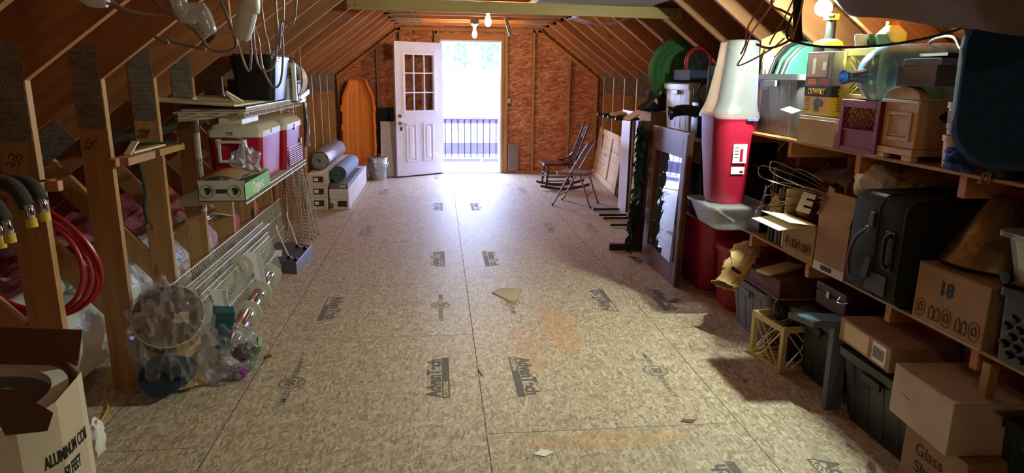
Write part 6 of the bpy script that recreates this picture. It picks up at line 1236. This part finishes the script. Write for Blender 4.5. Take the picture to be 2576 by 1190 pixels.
bb = thing('blue_book', 'slim blue book lying on the grey box', 'book', (1.9, 2.6, 1.676)); MB().obox((1.90, 2.595, 1.693), (.33, .20, .022), (0, -1.5, 3)).build('book_block', 'paper_white', bb); MB().obox((1.90, 2.595, 1.693), (.336, .206, .026), (0, -1.5, 3)).build('cover', 'mat_blue', bb, bev=.002); MB().obox((1.95, 2.60, 1.713), (.3, .2, .012), (0, 2, -8)).build('paper_pad', 'black_matte', bb)
for z, lb in ((ZU + .001, 'lower cream round tub at the right of the arched box'), (ZU + .128, 'upper cream round tub with a purple label')):
    t = thing('round_tub', lb, 'tub', (1.80, 2.43, z), 'cream tubs by the arched box'); MB().lathe([(0, 0), (.055, 0), (.06, .10), (.066, .103), (.066, .125), (0, .126)], (1.82, 2.415, z), n=28).build('tub_body', 'tub_cream', t, smooth=True)
    if z > ZU + .1: MB().lathe([(.0575, .02), (.0612, .09)], (1.82, 2.415, z), n=28).build('label_band', 'label_purple', t, smooth=True); MB().box(1.755, 1.7575, 2.40, 2.43, z + .025, z + .045).build('bar_code', 'paper_white', t)
# upturned office chair
oc = thing('office_chair', 'dark teal padded chair back, upturned at the right edge', 'chair', (1.8, 2.0, 1.29)); nn = Vector((-.66, -.75, .05)).normalized(); sidev = Vector((.75, -.66, 0)); R_ = Matrix((sidev, Vector((0, 0, 1)), nn)).transposed()
m = MB(); rings = []
for dz, g in ((-.05, .05), (-.045, .015), (-.02, 0), (.02, 0), (.045, .02), (.055, .07)):
    rings.append([Vector((1.73, 1.99, 1.60)) + R_ @ Vector((a * (1 + .12 * b), b, dz - .12 * a * a)) for a, b, _ in rr(-.25 + g, .25 - g, -.27 + g, .27 - g, 0, .15 - g, 8)])
m.loft(rings); m.build('back_cushion', 'teal_fabric', oc, smooth=True)
MB().loft([[Vector((1.79, 2.06, 1.60)) + R_ @ Vector((a, b, dz)) for a, b, _ in rr(-.22, .22, -.25, .25, 0, .12, 6)] for dz in (-.07, -.01)]).build('back_shell', 'black_plastic', oc, smooth=True)
MB().tube(smoothpath([(2.1, 2.12, 1.38), (2.0, 2.15, 1.31), (1.86, 2.2, 1.30)]), .014, 10).build('support_bar', 'chrome', oc, smooth=True)
tag(blob((1.735, 2.30, 1.335), (.045, .07, .05), .3, 5, 33, 4, ZU + .001).build('blue_cloth', 'blue_cloth', smooth=True), 'blue cloth bunched below the teal chair back', 'cloth')
cl = thing('chrome_clamp', 'black clamp with chrome jaws below the blue cloth', 'clamp', (1.78, 2.18, ZU)); MB().loft([rr(1.75, 1.86, 2.10, 2.22, z, .03) for z in (ZU + .002, ZU + .03)]).build('clamp_body', 'black_plastic', cl, smooth=True); MB().tube([(1.745, 2.17, 1.30), (1.745, 2.17, 1.26)], .008, 8).build('jaw', 'chrome', cl, smooth=True); MB().tube([(1.75, 2.20, 1.29), (1.735, 2.20, 1.255)], .007, 8).build('jaw', 'chrome', cl, smooth=True)
MB().loft([rr(1.90, 2.3, 1.5, 2.15, z, .05) for z in (ZU + .002, 1.36)]).build('seat_pan', 'black_fabric', oc, smooth=True)
tag(MB().tube(smoothpath([(1.98, 3.0, 1.70), (2.0, 2.9, 1.79), (2.0, 2.78, 1.80), (1.98, 2.7, 1.75), (1.98, 2.64, 1.725)]), .006, 8).build('white_cable', 'ivory', smooth=True), 'off-white cable arching from the water jug to the blue book', 'cable')
# hanging things at upper right
wfh = thing('hanging_wire_frame', 'bent copper and steel wire frame hanging before the red bin lid', 'wire frame', (.95, 2.4, CZ))
for i, (w, mt) in enumerate((([(1.02, 2.4, CZ + .01), (1.0, 2.4, 2.05), (.96, 2.4, 1.90), (.905, 2.4, 1.80), (.90, 2.4, 1.74), (.885, 2.4, 1.70)], 'copper'), ([(1.05, 2.42, CZ + .01), (1.04, 2.42, 2.0), (.985, 2.42, 1.86), (.93, 2.42, 1.78), (.905, 2.42, 1.70), (.89, 2.42, 1.66), (1.0, 2.42, 1.715), (1.055, 2.42, 1.76)], 'wire_grey'),
    ([(.93, 2.38, 1.735), (.98, 2.38, 1.722), (1.04, 2.38, 1.742), (1.065, 2.38, 1.765)], 'copper'), ([(1.06, 2.4, CZ + .01), (1.02, 2.4, 2.0), (.98, 2.4, 1.88), (1.02, 2.4, 1.855), (1.07, 2.4, 1.835)], 'copper'), ([(1.12, 2.4, CZ + .01), (1.09, 2.4, 2.0), (1.05, 2.4, 1.86), (1.0, 2.4, 1.76), (.99, 2.4, 1.735)], 'wire_brown'), ([(1.10, 2.36, CZ + .01), (1.08, 2.36, 1.98), (1.075, 2.36, 1.86), (1.06, 2.36, 1.78), (1.055, 2.36, 1.75)], 'copper'))):
    MB().tube(smoothpath(w, 5), .0045 if i in (2, 3) else .003, 6).build('bent_wire', mt, wfh, smooth=True)
tag(MB().tube(smoothpath([(1.13, 2.45, CZ + .01), (1.11, 2.45, 2.1), (1.105, 2.45, 1.90), (1.125, 2.45, 1.75)], 6), .016, 8).build('dark_strap', 'black_fabric', smooth=True), 'thick dark strap hanging right of the copper wire frame', 'strap')
tag(MB().tube(smoothpath([(1.18, 2.5, CZ + .01), (1.12, 2.45, 1.95), (1.05, 2.40, 1.78), (1.08, 2.35, 1.74), (1.20, 2.3, 1.725), (1.33, 2.2, 1.735), (1.42, 2.05, 1.77), (1.46, 1.95, 1.83), (1.44, 1.9, 1.92), (1.42, 1.9, CZ + .01)], 8), .0045, 6).build('hanging_black_cable', 'cord_black', smooth=True), 'thin black cable swagged across in front of the tool boxes', 'cable')
tr2 = thing('tarp_roll', 'dull brown rolled tarpaulin slung under the rafters at upper right', 'tarpaulin', (1.32, 2.1, 1.9))
m = MB()
def tarp(u, v):
    a = 2 * PI * u; y = 2.40 - .85 * v; r = .125 * (1 + .12 * noise.noise(Vector((math.cos(a) * 1.5, math.sin(a) * 1.5, v * 3)))) * (1 if v < .8 else 1 - (v - .8) * 3.4); c = Vector((1.33 + .02 * v, y, 1.965 - .12 * v)); return c + Vector((math.cos(a) * r, 0, math.sin(a) * r))
m.grid(tarp, 32, 30); m.build('rolled_cloth', 'brown_tarp', tr2, smooth=True, sol=.004); MB().tube([(1.33, 2.3, 2.05), (1.33, 2.3, CZ + .02)], .005, 6).build('hanging_cord', 'cord_black', tr2); MB().tube([(1.34, 1.95, 2.0), (1.34, 1.95, CZ + .02)], .005, 6).build('hanging_cord', 'cord_black', tr2)
# things above the cross beam
tag(MB().hexa([(.62, 4.95, 2.206), (1.60, 4.95, 2.19), (1.60, 6.6, 2.19), (.62, 6.6, 2.206), (.62, 4.95, 2.25), (1.60, 4.95, 2.24), (1.60, 6.6, 2.24), (.62, 6.6, 2.25)]).build('foam_board', 'board_grey_blue', bev=.004), 'pale grey-blue rigid foam board lying on the cross board', 'insulation board')
tag(MB().box(-.60, .10, 5.0, 6.3, 2.205, 2.25).build('white_foam_sheet', 'paper_white', bev=.003), 'white ribbed sheet on the left end of the cross board', 'sheet')
tag(blob((.58, 5.5, 2.235), (.10, .10, .025), .5, 5, 41, 4).build('torn_yellow_foam', 'foam_yellow', smooth=True), 'torn yellowish foam scraps at the edge of the foam board', 'foam')
tag(MB().grid(lambda u, v: (.98 + .50 * u, 5.95 + .4 * v, 2.115 - .075 * math.sin(PI * u) * (1 - .5 * v) + .02 * noise.noise(Vector((u * 7, v * 5, 2)))), 18, 10).build('sagging_plastic', 'film_milky', smooth=True), 'sheet of milky plastic sagging below the foam board', 'plastic sheet')
# bits on the floor
tag(MB().prism([(.185, 4.83, .001), (.30, 4.62, .001), (.36, 4.64, .001), (.42, 4.90, .001), (.26, 4.93, .001)], (0, 0, .006)).build('flat_cardboard', 'cardboard_pale', bev=.001), 'flat scrap of cardboard lying near the middle of the floor', 'cardboard')
tag(MB().prism([(.19, 2.60, .001), (.24, 2.575, .001), (.285, 2.61, .001), (.235, 2.635, .001)], (0, 0, .002)).build('paper_scrap', 'paper_white'), 'small white paper scrap on the near floor', 'paper')
tag(MB().tube(smoothpath([(.02, 3.52, .004), (.005, 3.47, .005), (.015, 3.43, .004), (.02, 3.40, .004)]), .003, 5).build('wood_sliver', 'cap_yellow'), 'thin yellow splinter on the floor beside the centre joint', 'splinter')
tag(MB().tube(smoothpath([(1.52, 4.50, .006), (1.49, 4.53, .012), (1.53, 4.57, .008), (1.56, 4.53, .014), (1.52, 4.55, .006), (1.50, 4.50, .006)]), .003, 5).build('straw_tangle', 'copper'), 'little tangle of straw on the floor by the red tubs', 'straw')
tag(MB().prism([(.94, 2.82, .001), (.99, 2.80, .001), (1.02, 2.83, .001), (.96, 2.84, .001)], (0, 0, .002)).build('dark_chip', 'cardboard_dark'), 'dark chip of wood on the near right floor', 'wood chip')
